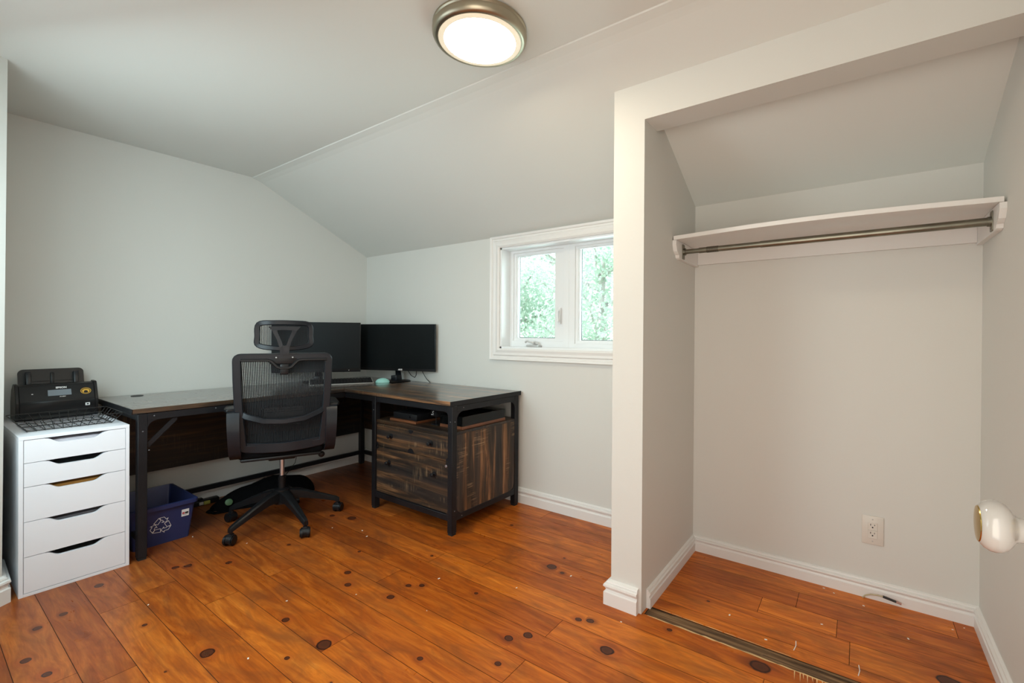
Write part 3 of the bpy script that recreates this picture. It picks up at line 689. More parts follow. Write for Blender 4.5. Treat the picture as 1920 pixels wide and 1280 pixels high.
def gusset(p, du, dv, n_, r=.048, th=.006):
    # quarter-round fillet between post and rail; p is the inner corner
    p, du, dv, n_ = map(Vector, (p, du, dv, n_)); pts = [p]
    for i in range(7):
        a = PI / 2 * i / 6; c = p + du * r + dv * r; pts.append(c - du * r * math.cos(a) - dv * r * math.sin(a))
    pts = [p + du * 0, *[q for q in pts[1:]]]
    return pts, n_ * th
F = MB(); ZR = ZT - .036
F.box((.703, -1.727, ZR), (.737, SY0 + .01, ZT - .0005), .0015, 1)       # long front rail
F.box((.045 + L, -1.762, ZR), (.700, -1.740, ZT - .0005), .0015, 1)      # left end top rail
F.box((.048, -1.727, ZR), (.060, -.105, ZT - .0005))                      # rear rail
F.box((.738, SY0 + .012, ZR), (1.055, SY0 + .044, ZT - .0005), .0015, 1)
F.box((1.055 + L, SY0 + .012, ZR), (SX1 - .033, SY0 + .044, ZT - .0005), .0015, 1)
F.box((SX1 - .031, SY0 + .048, ZR), (SX1 + .003, -.085, ZT - .0005), .0015, 1)
F.box((.083, -.075, ZR), (SX1 - .033, -.05, ZT - .0005))
dp(F, 'top_rail', BLACKM)
F = MB()
F.box((.052, -1.727, .086), (.074, -.105, .118), .001, 1)
F.box((.045 + L, -1.758, .090), (.700, -1.736, .118), .001, 1)
F.box((.083, -.078, .086), (1.055, -.056, .118), .001, 1)
F.box((1.055 + L, SY0 + .012, .080), (SX1 - .033, SY0 + .044, .115), .0015, 1)
F.box((SX1 - .031, SY0 + .048, .080), (SX1 + .003, -.085, .115), .0015, 1); F.box((1.058, SY0 + .048, .080), (1.090, -.085, .115), .0015, 1); F.box((1.093, -.080, .080), (SX1 - .033, -.050, .115))
dp(F, 'bottom_rail', BLACKM)
F = MB()
for args in (((.735, -1.727, ZR), (0, 1, 0), (0, 0, -1), (-1, 0, 0)), ((SX1 + .003, SY0 + .048, ZR), (0, 1, 0), (0, 0, -1), (-1, 0, 0)), ((SX1 + .003, -.085, ZR), (0, -1, 0), (0, 0, -1), (-1, 0, 0)),
             ((SX1 + .003, -.085, .115), (0, -1, 0), (0, 0, 1), (-1, 0, 0)), ((SX1 + .003, SY0 + .048, .115), (0, 1, 0), (0, 0, 1), (-1, 0, 0))):
    p, v = gusset(*args); F = MB(); F.prism(p, v); dp(F, 'corner_gusset', BLACKM, smooth=False)
xg = SY0 + .012
for args in (((1.093, xg, ZR), (1, 0, 0), (0, 0, -1), (0, 1, 0)), ((SX1 - .033, xg, ZR), (-1, 0, 0), (0, 0, -1), (0, 1, 0)), ((1.093, xg, .115), (1, 0, 0), (0, 0, 1), (0, 1, 0)), ((SX1 - .033, xg, .115), (-1, 0, 0), (0, 0, 1), (0, 1, 0))):
    p, v = gusset(*args, r=.025); F = MB(); F.prism(p, v); dp(F, 'corner_gusset', BLACKM, smooth=False)
m = MB(); a_ = Vector((.728, -1.728, .575)); b_ = Vector((.728, -1.600, ZR + .004)); dd = (b_ - a_).normalized(); nn_ = Vector((0, -dd.z, dd.y)) * .011
m.prism([a_ - nn_ - dd * .0 , a_ + nn_ - dd * .012, b_ + nn_, b_ - nn_ - dd * .014], (-.006, 0, 0)); dp(m, 'diagonal_brace', BLACKM, smooth=False)
m = MB()
for p, ax in (((.738, -1.70, ZR + .02), 0), ((.738, -1.745, .655), 0), ((.738, -1.43, ZR + .025), 0), ((SX1 + .006, SY0 + .03, .655), 0), ((SX1 + .004, SY0 + .10, ZR + .02), 0), ((1.075, SY0 + .009, .655), 1), ((SX1 - .01, SY0 + .009, .655), 1), ((SX1 + .006, SY0 + .03, .14), 0), ((SX1 + .004, SY0 + .09, .097), 0), ((.735, -1.72, .555), 0)):
    m = MB(); m.sphere(p, .0036, (.5, 1, 1) if ax == 0 else (1, .5, 1), u=12, v=8); dp(m, 'bolt', STEELB)
m = MB(); m.box((.060, -1.728, .285), (.075, -.105, ZR), .001, 1); dp(m, 'rear_panel', RMOD, smooth=False)
m = MB(); m.box((.083, -.074, .315), (1.056, -.060, ZR)); dp(m, 'back_panel', RX, smooth=False)
m = MB(); m.lathe([(0, .0012), (.020, .0012), (.022, .0025), (.0285, .0025), (.030, .0)], Matrix.Translation((.115, -1.622, DZ_ + .0002)), 40); dp(m, 'cable_grommet', BLACKP)
# drawer cabinet inside the short run
SZ = .575
DXa, DXb = 1.094, SX1 - .034
m = MB(); m.box((1.060, SY0 + .028, SZ), (SX1 + .0005, -.050, SZ + .016), .001, 1); m.box((DXa, SY0 + .020, SZ - .002), (DXb, SY0 + .0275, SZ + .016), .001, 1); dp(m, 'open_shelf', RX, smooth=False)
m = MB(); m.box((SX1 - .006, SY0 + .047, .108), (SX1 + .0005, -.080, SZ - .0005)); dp(m, 'side_panel', RZ, smooth=False)
m = MB(); m.box((1.062, SY0 + .05, .108), (1.075, -.086, SZ - .0005)); m.box((1.075, -.09, .108), (SX1 - .01, -.084, SZ)); m.box((1.075, SY0 + .05, .108), (SX1 - .01, -.09, .116)); m.box((DXa, SY0 + .030, SZ - .012), (DXb, SY0 + .06, SZ - .001)); dp(m, 'cabinet_carcass', RX, smooth=False)
xm = 1.443; yd = SY0 + .021
def knob_(x, z, par):
    m = MB(); m.lathe([(0, 0), (.0165, 0), (.0165, .003), (.006, .004), (.0055, .016), (.011, .020), (.0125, .026), (.009, .031), (0, .032)], Matrix.Translation((x, yd, z)) @ Matrix.Rotation(PI / 2, 4, 'X'), 24); return dp(m, 'knob', BLACKM, par)
for x0, x1, z0, z1, ks in ((DXa + .001, xm - .001, .421, SZ - .012, [(1.250, .500)]), (xm + .001, DXb - .001, .421, SZ - .012, [(1.630, .507)]), (DXa + .001, DXb - .001, .118, .4175, [(1.230, .327), (1.662, .329)])):
    m = MB(); m.box((x0, yd, z0), (x1, yd + .016, z1), .0012, 1)
    m.box((x0 + .012, yd + .016, z0 + .012), (x0 + .022, -.12, z1 - .03)); m.box((x1 - .022, yd + .016, z0 + .012), (x1 - .012, -.12, z1 - .03)); m.box((x0 + .012, yd + .016, z0 + .004), (x1 - .012, -.12, z0 + .011))
    dr = dp(m, 'drawer', RDRAW, smooth=False)
    for k in ks: knob_(*k, dr)
    if z0 < .2:
        m = MB(); m.cyl((DXb - .022, yd - .004, .392), (DXb - .022, yd + .004, .392), .008, n=20, bev=.001); dp(m, 'lock', CHROME, dr)
        x_, z_ = xm, .4175
    # black half-round corner plates
def disc(x, z, r, a0, a1): m = MB(); m.prism([(x, yd - .0022, z)] + [(x + r * math.cos(a0 + (a1 - a0) * i / 10), yd - .0022, z + r * math.sin(a0 + (a1 - a0) * i / 10)) for i in range(11)], (0, .0018, 0)); dp(m, 'corner_plate', BLACKM, smooth=False)
disc(xm, .4215, .028, 0, PI)
disc(DXa + .001, .4215, .022, 0, PI / 2); disc(DXa + .001, .417, .022, -PI / 2, 0); disc(DXb - .001, .4215, .022, PI / 2, PI); disc(DXb - .001, .417, .022, PI, 3 * PI / 2)
disc(xm, SZ - .0125, .022, -PI, 0)

# ---------------------------------------------------------------- things on the open shelf
SH = SZ + .0165
tt = empty('record_player', (1.70, -.36, SH), 0, 'record player with smoked dust cover and wooden plinth on the desk open shelf', 'record player')
m = MB(); m.box((-.095, -.195, 0), (.098, .20, .018), .0015, 1); m.build('plinth', BWOOD, tt, smooth=False)
m = MB(); m.box((-.09, -.185, .0185), (.092, .19, .032), .002, 1); m.lathe([(0, .033), (.075, .033), (.078, .036), (.078, .040), (0, .041)], Matrix.Translation((0, .0, 0)), 48); m.build('platter', BLACKP, tt)
m = MB()
for lo, hi in (((-.094, -.193, .019), (-.0915, .197, .073)), ((.0935, -.193, .019), (.096, .197, .073)), ((-.0915, -.193, .019), (.0935, -.1905, .073)), ((-.0915, .1945, .019), (.0935, .197, .073)), ((-.094, -.193, .073), (.096, .197, .0755))): m.box(lo, hi)
m.build('dust_cover', SMOKE, tt, smooth=False)
sp_ = empty('low_box', (1.335, -.49, SH), 0, 'low black box on thin wooden base, left end of the desk shelf', 'box')
m = MB(); m.box((-.155, -.115, 0), (.105, .20, .014), .0015, 1); m.build('wooden_base', BWOOD, sp_, smooth=False)
m = MB(); m.box((-.14, -.10, .0145), (.095, .19, .055), .004); m.build('casing', BLACKP, sp_)
m = MB(); m.cyl((.03, -.10, .036), (.03, -.108, .036), .007, n=20, bev=.001); m.build('dial', GREYP, sp_)
wb = empty('small_device', (1.555, -.52, SH), 0, 'small black device with grey clip between the wooden bases on the desk shelf', 'device')
m = MB(); m.box((-.032, -.035, 0), (.032, .035, .006), .002); m.cyl((.0, -.02, .006), (0, -.02, .055), .0025, n=10); m.build('stand', BLACKP, wb)
m = MB(); m.box((-.045, -.028, .05), (.045, .03, .118), .008, 3); m.build('housing', BLACKP, wb)
m = MB(); m.box((-.038, -.034, .092), (.030, -.026, .110), .003); m.build('clip', GREYP, wb)
m = MB(); m.lathe([(.0055, 0), (.0080, 0), (.0080, .001), (.0055, .001)], Matrix.Translation((-.015, -.029, .078)) @ Matrix.Rotation(PI / 2, 4, 'X'), 24); m.box((-.036, -.0292, .062), (-.016, -.0282, .065)); m.box((-.010, -.0292, .062), (.012, -.0282, .064)); m.build('logo', INK, wb, smooth=False)
m = MB(); m.cyl((.012, -.03, .07), (.052, -.034, .085), .022, .026, n=24, bev=.003); m.build('capsule', BLACKP, wb)

# ---------------------------------------------------------------- monitors
def monitor(name, label, ends, z0, z1, base_xy, textured):
    (xa, ya), (xb, yb) = ends
    a = math.atan2(yb - ya, xb - xa); wd = math.hypot(xb - xa, yb - ya); cxm, cym = (xa + xb) / 2, (ya + yb) / 2
    mo = empty(name, (cxm, cym, DZ_), a, label, 'monitor', 'computer monitors on the corner desk')
    Z0, Z1 = z0 - DZ_, z1 - DZ_
    m = MB(); m.box((-wd / 2, 0, Z0), (wd / 2, .012, Z1), .002); m.box((-wd * .32, .010, Z0 + .03), (wd * .32, .045, Z0 + .24), .012, 3); m.build('housing', BLACKP, mo)
    m = MB(); m.box((-wd / 2 + .004, -.0012, Z0 + (.020 if textured == 'asus' else .028)), (wd / 2 - .004, .0005, Z1 - .004)); m.build('screen', SCREEN, mo, smooth=False)
    c = Matrix.Rotation(-a, 3, 'Z') @ (Vector((base_xy[0], base_xy[1], 0)) - Vector((cxm, cym, 0)))
    m = MB(); m.prism([(c.x - .026, c.y + .035, .008), (c.x + .026, c.y + .035, .008), (c.x + .020, .045, Z0 + .12), (c.x - .020, .045, Z0 + .12)], (0, .014, 0), bev=.003); m.box((c.x - .026, min(.012, c.y + .0), .008), (c.x + .026, c.y + .040, .05), .004); m.build('stand_neck', GREYP, mo)
    m = MB(); m.lathe([(0, .012), (.05, .011), (.11, .006), (.115, .002), (.112, 0), (0, 0)], Matrix.Translation((c.x, c.y, .0008)), 56); m.build('stand_base', BLACKP, mo)
    if textured == 'asus': text('ASUS', .016, 'brand_text', INK, mo, Matrix.Translation((.03, -.0016, Z0 + .010)) @ Matrix.Rotation(PI / 2, 4, 'X'), bold=.0008)
    else:
        m = MB(); m.cyl((wd / 2 - .085, -.0012, Z0 + .014), (wd / 2 - .085, .001, Z0 + .014), .003, n=12)
        m.build('power_light', INK, mo, smooth=False)
    return mo
monitor('computer_monitor', 'right black monitor nearest the window, white logo on its lower edge', ((.330, -.272), (.973, -.038)), .862, 1.239, (.600, -.125), 'asus')
monitor('computer_monitor', 'left black monitor, partly behind the chair headrest', ((.045, -.832), (.435, -.340)), .855, 1.248, (.165, -.535), 'plain')

# keyboard and mouse
kbd = empty('keyboard', (.452, -.508, DZ_ + .001), 0, 'black computer keyboard with silver edge in front of the monitors', 'keyboard')
ka = math.atan2(.43, .22)
kbd.rotation_euler = (0, 0, ka - 0); KL, KW = .45, .135
m = MB(); m.prism([(-KL / 2, -KW / 2, 0), (-KL / 2, KW / 2, 0), (-KL / 2, KW / 2, .034), (-KL / 2, -KW / 2, .006)], (KL, 0, 0), bev=.002); m.build('frame', SILVER, kbd)
m = MB(); sl = math.atan2(.028, KW)
KT = Matrix.Translation((0, 0, .0202)) @ Matrix.Rotation(sl, 4, 'X')
m.box((-KL / 2 + .008, -KW / 2 + .008, 0), (KL / 2 - .008, KW / 2 - .008, .0015), mat=KT); m.build('key_bed', DARKV, kbd, smooth=False)
km = MB().box((-.0085, -.0085, 0), (.0085, .0085, .006), .0015, 1).build('key', BLACKP, kbd)
first = True
for r in range(5):
    for k in range(19):
        if len(kbd.children) > 96: break
        p = KT @ Vector((-KL / 2 + .022 + k * .0225 + (.003 if k > 14 else 0), -KW / 2 + .022 + r * .0225, .0015))
        o = km if first else km.copy()
        if not first: C.objects.link(o); o.parent = kbd
        first = False; o.location = p; o.rotation_euler = (sl, 0, 0)
ms_ = empty('computer_mouse', (.610, -.258, DZ_ + .0008), .9, 'small mint green computer mouse on the desk beside the keyboard', 'mouse')
m = MB(); m.sphere((0, 0, 0), 1, (.055, .034, .036), u=32, v=20)
for v in m.bm.verts: v.co.z = max(v.co.z, 0.0); v.co.z += .0
m.build('shell', MINT, ms_)
m = MB(); m.cyl((.030, -.003, .027), (.030, .003, .027), .006, n=16, bev=.001); m.build('scroll_wheel', GREYP, ms_)
pp = empty('crumpled_tissue', (.40, -.50, DZ_ + .034), 0, 'bit of white paper lying on the back of the keyboard', 'paper')
bpy.data.objects.remove(pp)
# cables behind the right monitor
for i, (pts, lb) in enumerate((([(.80, -.05, .90), (.83, -.035, .84), (.86, -.030, .80), (.90, -.028, .7735)], 'thin black cable dropping behind the right edge of the right monitor'),
                               ([(.70, -.10, .88), (.71, -.06, .82), (.74, -.05, .805), (.77, -.06, .825), (.775, -.06, .88)], 'looped black cable hanging behind the right monitor stand'))):
    o = MB().tube(pts, .0028, 8).build('monitor_cable', BLACKP); tag(o, lb, 'cable')
o = MB().tube([(.10, -.585, .50), (.13, -.60, .40), (.115, -.66, .28), (.14, -.70, .16), (.13, -.78, .06), (.12, -.84, .02)], .0022, 8).build('hanging_cable', BLACKP)
tag(o, 'thin black cable hanging under the desk in front of the wall', 'cable')

# ---------------------------------------------------------------- blue recycling bin
rb = empty('recycling_bin', (.42, -1.628, 0), 0, 'blue plastic recycling bin with white arrows under the desk', 'recycling bin')
m = MB(); b = m.bm
def loop(hx_, hy_, z, r): return [b.verts.new((u, v, z)) for u, v in rr(2 * hx_, 2 * hy_, r, 4)]
loops = [loop(.168, .122, 0, .012), loop(.197, .142, .198, .014), loop(.214, .150, .200, .016), loop(.216, .152, .220, .016), loop(.202, .140, .222, .014), loop(.192, .136, .200, .012), loop(.164, .118, .004, .010)]
q = len(loops[0]); b.faces.new(loops[0][::-1]); b.faces.new(loops[-1])
for A, B in zip(loops, loops[1:]):
    for k in range(q): b.faces.new((A[k], A[(k + 1) % q], B[(k + 1) % q], B[k]))
bmesh.ops.recalc_face_normals(b, faces=b.faces)
m.build('tub', BLUE, rb)
tl_ = math.atan2(.029, .198); fx = Matrix.Translation((.168 + .029 * .107 / .198 + .0006, -.009, .107)) @ Matrix.Rotation(tl_, 4, 'Y') @ Matrix(((0, 0, 1, 0), (1, 0, 0, 0), (0, 1, 0, 0), (0, 0, 0, 1)))
# three folded arrows as white outlines (local x to the right, y up)
m = MB()
A1 = [(-.006, .043), (.012, .043), (.021, .029), (.028, .033), (.022, .014), (.004, .016), (.010, .020), (.004, .029), (-.002, .030)]
A0 = [(-.010, .043), (-.001, .028), (-.013, .009), (-.030, .018)]
for k in range(3):
    R_ = Matrix.Rotation(-k * 2 * PI / 3, 4, 'Z')
    for poly in (A1, A0):
        P_ = [R_ @ Vector((x * 1.05, (y - .0) * 1.05, 0)) for x, y in poly]
        m.sweep([fx @ p for p in P_], [(-.0011, 0), (.0011, 0), (.0011, .0008), (-.0011, .0008)], fx.to_3x3() @ Vector((0, 0, 1)), closed=True)
m.build('recycling_symbol', INK, rb, smooth=False)
m = MB(); sxm = fx @ Matrix.Translation((.106, .040, 0))
m.box((-.017, -.020, 0), (.017, .020, .0006), mat=sxm, mi=0); m.box((-.014, -.006, .0006), (-.003, .004, .0009), mat=sxm, mi=1); m.box((-.001, -.006, .0006), (.014, .004, .0009), mat=sxm, mi=2); m.box((-.013, -.011, .0006), (.012, -.009, .0009), mat=sxm, mi=2)
m.build('sticker', [INK, RED, DARKV], rb, smooth=False)

# power strip and bag under the desk
ps = empty('power_strip', (.085, -1.30, 0), math.radians(88), 'black power strip on the floor between bin and black bag', 'power strip')
m = MB(); m.box((-.11, -.025, 0), (.11, .025, .034), .005); m.build('housing', BLACKP, ps)
m = MB(); m.box((-.10, -.018, .0345), (.02, .018, .046), .003) ; m.build('plug', BLACKP, ps)
m = MB(); m.box((-.005, -.030, .006), (.018, -.0255, .026), .001); m.build('label', SILVER, ps, smooth=False)
m = MB(); m.box((.02, -.034, .004), (.055, -.0255, .028), .003); m.build('yellow_plug', YELLOW, ps)['label'] = 'yellow plug'
bag = empty('black_bag', (.31, -.985, 0), math.radians(78), 'black fabric bag with round green badge lying behind the office chair', 'bag')
m = MB(); b2 = bmesh.new(); bmesh.ops.create_icosphere(b2, subdivisions=4, radius=1)
for v in b2.verts:
    x, y, z = v.co; s = .5 * (x + 1)
    zz = max(z, -.0) if z < 0 else z
    v.co = Vector((x * .315, y * (.115 + .05 * s), (zz * (.085 + .085 * s ** .8) * (1 + .06 * math.sin(9 * x + 2 * y) + .04 * math.sin(15 * y)))))
m._merge(b2); m.build('bag_body', FABRIC, bag)
m = MB(); m.lathe([(0, 0), (.019, 0), (.021, .002), (.018, .004), (0, .0045)], Matrix.Translation((-.225, -.098, .058)) @ Matrix.Rotation(math.radians(72), 4, 'X'), 32); m.build('round_badge', GREEN, bag)['label'] = 'green round badge'
m = MB(); m.tube([(-.29, -.02, .02), (-.33, -.05, .008), (-.30, -.10, .006), (-.22, -.12, .006)], [.008, .010, .010, .008], 8); m.build('strap', FABRIC, bag)

# ---------------------------------------------------------------- office chair
HX, HY = .8246, -1.1145
ch = empty('office_chair', (HX, HY, 0), math.radians(65.06), 'black mesh office chair with headrest and five-star castor base', 'chair')
OFF = .010
def yb(z): return -.205 - .055 * (z - .62) - .018 * math.exp(-((z - .62) / .2) ** 2) * 0
RP = lambda w, d: [(-w / 2 + .004, -d / 2), (w / 2 - .004, -d / 2), (w / 2, -d / 2 + .004), (w / 2, d / 2 - .004), (w / 2 - .004, d / 2), (-w / 2 + .004, d / 2), (-w / 2, d / 2 - .004), (-w / 2, -d / 2 + .004)]
# back frame: tapering rounded loop
outl = []
def fp(x, z): return (x + OFF, yb(z), z)
corn = [(-.197, .515), (.197, .515), (.226, 1.025), (-.226, 1.025)]
pts = []
for i, (x, z) in enumerate(corn):
    p = Vector((x, 0, z)); pv = Vector((corn[i - 1][0], 0, corn[i - 1][1])); nx = Vector((corn[(i + 1) % 4][0], 0, corn[(i + 1) % 4][1]))
    a = (pv - p).normalized(); c = (nx - p).normalized(); r = .022
    for t in (0, .25, .5, .75, 1):
        q = p + a * r * (1 - t) ** 2 + c * r * t ** 2; pts.append(fp(q.x, q.z))
    if i in (1, 3):
        for t in (.25, .5, .75): q = p.lerp(nx, t); pts.append(fp(q.x + (.006 if i == 1 else -.006) * math.sin(PI * t), q.z))
m = MB(); m.sweep(pts, RP(.040, .034), (0, 1, .05), closed=True); 
m.sweep([fp(-.185, .520), (OFF - .09, yb(.52) - .012, .512), (OFF, yb(.52) - .018, .508), (OFF + .09, yb(.52) - .012, .512), fp(.185, .520)], RP(.055, .022), (0, 1, 0))
m.build('back_frame', GREYP, ch)
# mesh: individual strands in one panel
m = MB(); k = 0
x = -.188
while x < .189:
    s = x / .205; 
    def P_(z): return (OFF + x * (1 + (z - .515) * .145 / .51 * 1.0), yb(z) + .012 + .018 * (1 - s * s) * 0, z)
    a0 = P_(.53); a1 = P_(1.012); wv = .0024
    b = m.bm; v = [b.verts.new((a0[0] - wv, a0[1], a0[2])), b.verts.new((a0[0] + wv, a0[1], a0[2])), b.verts.new((a1[0] + wv, a1[1], a1[2])), b.verts.new((a1[0] - wv, a1[1], a1[2]))]
    w2 = [b.verts.new((q.co.x, q.co.y + .0012, q.co.z)) for q in v]
    b.faces.new(v); b.faces.new(w2[::-1])
    for i in range(4): b.faces.new((v[i], w2[i], w2[(i + 1) % 4], v[(i + 1) % 4]))
    x += .0073
z = .535
while z < 1.01:
    hw = .195 * (1 + (z - .515) * .145 / .51); m.box((OFF - hw, yb(z) + .0135, z - .0006), (OFF + hw, yb(z) + .0145, z + .0006)); z += .009
bmesh.ops.recalc_face_normals(m.bm, faces=m.bm.faces)
m.build('back_mesh', MESH, ch, smooth=False)
# lumbar pad with slots
m = MB(); lp = Matrix.Translation((OFF - .002, yb(.70) + .020, .690)) @ Matrix.Rotation(PI / 2, 4, 'X')
m.sweep([lp @ Vector((u, v, 0)) for u, v in rr(.235, .115, .05, 6)], RP(.008, .008), (0, 1, 0), closed=True)
for zz in (-.036, -.024, .016, .028, .040):
    hw = .095 if abs(zz) < .03 else .078
    for x0, x1 in ((-hw, -.034), (-.030, .030), (.034, hw)): m.box((x0 + OFF, yb(.7) + .016, .690 + zz - .003), (x1 + OFF, yb(.7) + .022, .690 + zz + .003), .001, 1)
m.box((-.10 + OFF, yb(.7) + .022, .645), (.10 + OFF, yb(.7) + .027, .735), .002, 1)
m.build('lumbar_pad', GREYP, ch)
m = MB(); m.sweep([(OFF - .205, yb(.7) - .006, .712), (OFF - .18, yb(.7) - .02, .698), (OFF - .10, yb(.7) - .033, .668), (OFF, yb(.7) - .038, .660), (OFF + .10, yb(.7) - .033, .668), (OFF + .18, yb(.7) - .02, .700), (OFF + .205, yb(.7) - .006, .716)], RP(.030, .012), (0, 1, 0)); m.build('lumbar_bar', GREYP, ch)
# hanger for headrest
m = MB(); zt_ = 1.008; yh = yb(1) - .020
m.sweep([(OFF - .205, yh, zt_), (OFF - .085, yh, zt_), (OFF - .065, yh, zt_ - .006), (OFF - .035, yh, zt_ - .040), (OFF - .02, yh, zt_ - .046), (OFF + .02, yh, zt_ - .046), (OFF + .035, yh, zt_ - .040), (OFF + .065, yh, zt_ - .006), (OFF + .085, yh, zt_), (OFF + .215, yh, zt_)], RP(.016, .014), (0, 1, 0))
m.box((OFF - .075, yh + .002, .985), (OFF + .065, yh + .02, 1.045), .004); m.box((OFF - .022, yh - .004, .925), (OFF + .022, yh + .012, .985), .006)
for s in (-1, 1): m.sphere((OFF + s * .040 - .0, yh - .001, 1.022), .004, (1, .5, 1), mi=1)
m.build('headrest_bracket', [BLACKP, SILVER], ch)
HRY = yb(1.1) - .005
hrest = MB(); hp = []
pw = [(-.140, 1.085), (-.05, 1.066), (.05, 1.066), (.140, 1.085), (.146, 1.14), (.138, 1.214), (.06, 1.226), (-.06, 1.226), (-.138, 1.214), (-.146, 1.14)]
def smooth_loop(P, n=5):
    out = []; q = len(P)
    for i in range(q):
        p0, p1, p2, p3 = (Vector(P[(i + j - 1) % q]) for j in range(4))
        for k in range(n):
            t = k / n; out.append(.5 * ((2 * p1) + (p2 - p0) * t + (2 * p0 - 5 * p1 + 4 * p2 - p3) * t * t + (3 * p1 - p0 - 3 * p2 + p3) * t ** 3))
    return out
outer = smooth_loop([Vector((x + OFF, HRY + .35 * x * x * 3, z)) for x, z in pw])
hrest.sweep([p + (Vector((OFF, p.y, 1.147)) - p) * .10 for p in outer], RP(.027, .024), (0, 1, 0), closed=True); hr = hrest.build('headrest_frame', GREYP, ch)
m = MB(); x = -.118
while x < .119:
    y = HRY + 1.05 * x * x + .010; m.box((OFF + x - .0018, y, 1.085), (OFF + x + .0018, y + .0015, 1.212)); x += .0068
m.build('headrest_mesh', MESH, hr, smooth=False)
m = MB(); yy = HRY - .012
for s in (-1, 1):
    m.prism([(OFF + s * .080, yy - .012, 1.196), (OFF + s * .060, yy - .014, 1.172), (OFF + s * .036, yy - .018, 1.120), (OFF + s * .024, yy - .020, 1.075), (OFF + s * .022, yy - .018, 1.040),
             (OFF + 0, yy - .018, 1.040), (OFF + 0, yy - .020, 1.088), (OFF + s * .008, yy - .020, 1.090), (OFF + s * .014, yy - .019, 1.110), (OFF + s * .036, yy - .015, 1.168), (OFF + s * .036, yy - .014, 1.176), (OFF, yy - .013, 1.178), (OFF, yy - .011, 1.198)], (0, .012, 0))
m.build('headrest_yoke', GREYP, hr, smooth=False)
# seat
m = MB(); m.box((-.215, -.205, .450), (.215, .255, .515), .026, 4); m.build('seat_cushion', FABRIC, ch)
m = MB(); m.box((-.20, -.195, .437), (.20, .22, .456), .008); m.box((-.07, -.12, .412), (.07, .12, .442), .008); m.cyl((0, 0, .392), (0, 0, .42), .028, bev=.003); m.build('seat_mechanism', BLACKP, ch)
m = MB(); m.cyl((.14, -.09, .435), (.205, -.15, .432), .006); m.sphere((.205, -.160, .430), .018, (1, .8, 1)); m.build('tilt_lever', BLACKP, ch)
for s in (-1, 1):
    xt = s * (.242 if s < 0 else .246) + OFF
    m = MB()
    path = [(-.10, .735), (-.185, .730), (-.225, .715), (-.243, .68), (-.245, .62), (-.240, .56), (-.228, .504), (-.200, .474), (-.14, .460), (-.04, .452)]
    b = m.bm; rings = []
    for i, (y, z) in enumerate(path):
        f = i / (len(path) - 1); xc = xt + s * (.004 * math.sin(PI * f)) - s * .020 * f; hw = .030 - .004 * f
        i0, i1 = max(i - 1, 0), min(i + 1, len(path) - 1); t = Vector((path[i1][0] - path[i0][0], path[i1][1] - path[i0][1])).normalized(); nn_ = (-t.y * .011, t.x * .011)
        cs = [(-hw, -1), (-hw + .006, -1.25), (hw - .006, -1.25), (hw, -1), (hw, 1), (-hw, 1)]
        rings.append([b.verts.new((xc + cx_, y - nn_[0] * k_, z - nn_[1] * k_)) for cx_, k_ in cs])
    for A, B in zip(rings, rings[1:]):
        for k in range(6): b.faces.new((A[k], A[(k + 1) % 6], B[(k + 1) % 6], B[k]))
    b.faces.new(rings[0]); b.faces.new(rings[-1]); bmesh.ops.recalc_face_normals(b, faces=b.faces)
    ar_ = m.build('armrest', GREYP, ch)
    m = MB(); m.prism([(xt + s * q0, q1, .722) for q0, q1 in ((-.026, -.205), (.030, -.215), (.046, -.16), (.046, .04), (.03, .075), (-.02, .075), (-.030, .05))], (0, 0, .022), bev=.005); m.build('arm_pad', BLACKP, ar_)
m = MB(); m.cyl((0, 0, .200), (0, 0, .285), .020, bev=.003); m.cyl((0, 0, .284), (0, 0, .292), .017); m.build('column_sleeve', BLACKP, ch)
m = MB(); m.cyl((0, 0, .28), (0, 0, .395), .0130); m.cyl((0, 0, .378), (0, 0, .381), .0136, mi=0); m.build('gas_column', CHROME, ch)
m = MB(); m.lathe([(0, .215), (.034, .215), (.044, .208), (.048, .17), (.046, .125), (.03, .12), (0, .12)]); m.build('base_hub', BLACKP, ch)
for k in range(5):
    a = math.radians(-75.2 - 65.06 + 72 * k); R_ = Matrix.Rotation(a, 4, 'Z')
    m = MB(); b2 = bmesh.new(); rings = []
    for r, zt2, zb, hw in ((.030, .208, .140, .028), (.10, .192, .140, .024), (.20, .150, .112, .019), (.285, .112, .082, .015), (.305, .104, .074, .014), (.322, .092, .066, .012)):
        rings.append([b2.verts.new(p) for p in ((r, -hw, zb), (r, hw, zb), (r, hw, zt2 - .008), (r, hw * .6, zt2), (r, -hw * .6, zt2), (r, -hw, zt2 - .008))])
    for A, B in zip(rings, rings[1:]):
        for q in range(6): b2.faces.new((A[q], A[(q + 1) % 6], B[(q + 1) % 6], B[q]))
    b2.faces.new(rings[0]); b2.faces.new(rings[-1]); bmesh.ops.recalc_face_normals(b2, faces=b2.faces); m._merge(b2, R_)
    lg = m.build('base_arm', BLACKP, ch)
    sw = random.uniform(-.5, .5); CM = R_ @ Matrix.Translation((.311, 0, 0)) @ Matrix.Rotation([.35, -.5, .9, .2, -.3][k], 4, 'Z')
    m = MB()
    m.cyl(CM @ Vector((0, 0, .055)), CM @ Vector((0, 0, .078)), .008, n=14)
    for s in (-1, 1): m.cyl(CM @ Vector((.010, s * .006, .0285)), CM @ Vector((.010, s * .026, .0285)), .0285, n=28, bev=.005)
    m.cyl(CM @ Vector((.010, -.007, .0285)), CM @ Vector((.010, .007, .0285)), .012, n=14); m.box((-.010, -.012, .045), (.02, .012, .062), .004, mat=CM); m.cyl(CM @ Vector((.008, -.020, .031)), CM @ Vector((.008, .020, .031)), .0262, n=28, bev=.004)
    m.build('castor', BLACKP, lg)

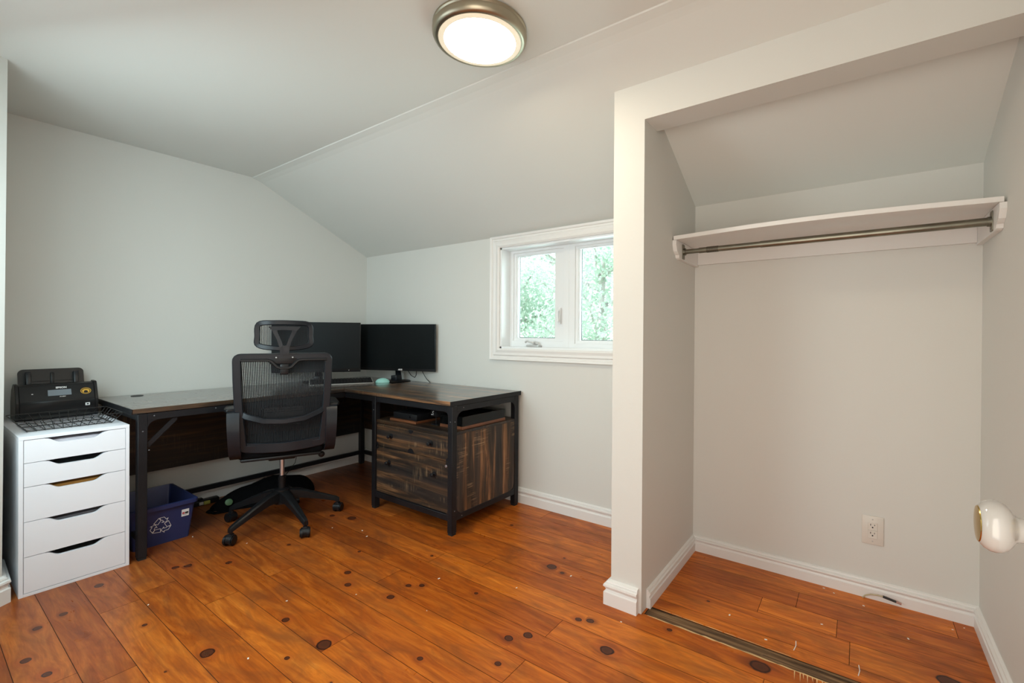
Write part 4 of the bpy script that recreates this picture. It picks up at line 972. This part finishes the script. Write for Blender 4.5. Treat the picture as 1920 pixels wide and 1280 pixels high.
# ---------------------------------------------------------------- small paint chips lying about
m = MB(); rs = random.Random(3)
for x, y in [(1.15, -.98), (.96, -1.36), (1.33, -.90), (2.25, -1.2), (1.9, -1.3), (2.6, -.62), (3.30, -.50), (3.62, -.35), (3.76, -.10), (3.65, -.06), (3.61, -.04), (3.9, -.26), (4.05, -.09), (1.42, -.93), (1.95, -1.75), (.62, -1.50), (1.25, -1.85), (2.95, -.80), (3.45, -.58), (4.09, -.05), (2.1, -1.0), (1.7, -1.5), (2.45, -.85)]:
    s = rs.uniform(.002, .005); a = rs.uniform(0, PI)
    m.box((-s, -s * .6, 0), (s, s * .6, .0012), mat=Matrix.Translation((x, y, .0003)) @ Matrix.Rotation(a, 4, 'Z'))
for x, y in ((3.545, -.585), (3.742, -.60)):
    m.tube([(x, y, .001), (x + .004, y + .03, .0015), (x + .001, y + .06, .001)], .0015, 5)
tag(m.build('paint_chips', CHIP, smooth=False), 'small pale paint chips scattered on the wooden floor', 'paint chips', kind='stuff')

# ---------------------------------------------------------------- outside: lawn and trees
m = MB(); m.box((-12, .6, -3.2), (20, 40, -3.0)); tag(m.build('lawn', GRASS, smooth=False), kind='structure')
def tree(name, label, x, y, h, seed, nleaf, spread):
    r = random.Random(seed); t = empty(name, (x, y, -3.0), 0, label, 'tree')
    m = MB(); m.tube([(0, 0, 0), (.05, .0, h * .3), (-.05, .05, h * .6), (.1, 0, h * .85)], [.17, .13, .09, .04], 10)
    tips = []
    for k in range(26):
        z = h * r.uniform(.30, .8); a = r.uniform(0, 2 * PI); L_ = spread * r.uniform(.6, 1.0) * (1.1 - z / h * .5)
        p0 = Vector((0, 0, z)); p2 = p0 + Vector((math.cos(a) * L_, math.sin(a) * L_, L_ * r.uniform(.4, .9))); p1 = (p0 + p2) / 2 + Vector((0, 0, -.1))
        m.tube([p0, p1, p2], [.05, .03, .012], 6)
        for s in (.35, .55, .75, .9, 1): tips.append(p0.lerp(p2, s))
    m.build('trunk', BARK, t)
    v, f = [], []
    for k in range(nleaf):
        c = r.choice(tips); q = c + Vector((r.gauss(0, .35), r.gauss(0, .35), r.gauss(0, .30)))
        a = Vector((r.uniform(-1, 1), r.uniform(-1, 1), r.uniform(-1, 1))).normalized(); b_ = a.orthogonal().normalized(); s = r.uniform(.035, .07)
        i = len(v); v.extend([q - a * s, q + b_ * s * .5, q + a * s, q - b_ * s * .5]); f.append((i, i + 1, i + 2, i + 3))
    me = bpy.data.meshes.new('foliage'); me.from_pydata(v, [], f); me.materials.append(LEAF)
    o = bpy.data.objects.new('foliage', me); C.objects.link(o); o.parent = t
tree('garden_tree', 'leafy tree outside filling the left window pane', -4.4, 7.6, 6.9, 5, 9000, 1.9)
tree('garden_tree', 'leafy tree with pale forked branches outside the right window pane', -.9, 6.2, 6.8, 11, 9000, 1.7)
tree('garden_tree', 'taller leafy tree farther behind the two nearer garden trees', -7.2, 14.5, 10.5, 23, 9000, 3.2)
tree('garden_tree', 'leafy tree at the right of the garden, mostly hidden by the closet wall', 3.6, 7.4, 6.7, 31, 8000, 1.8)
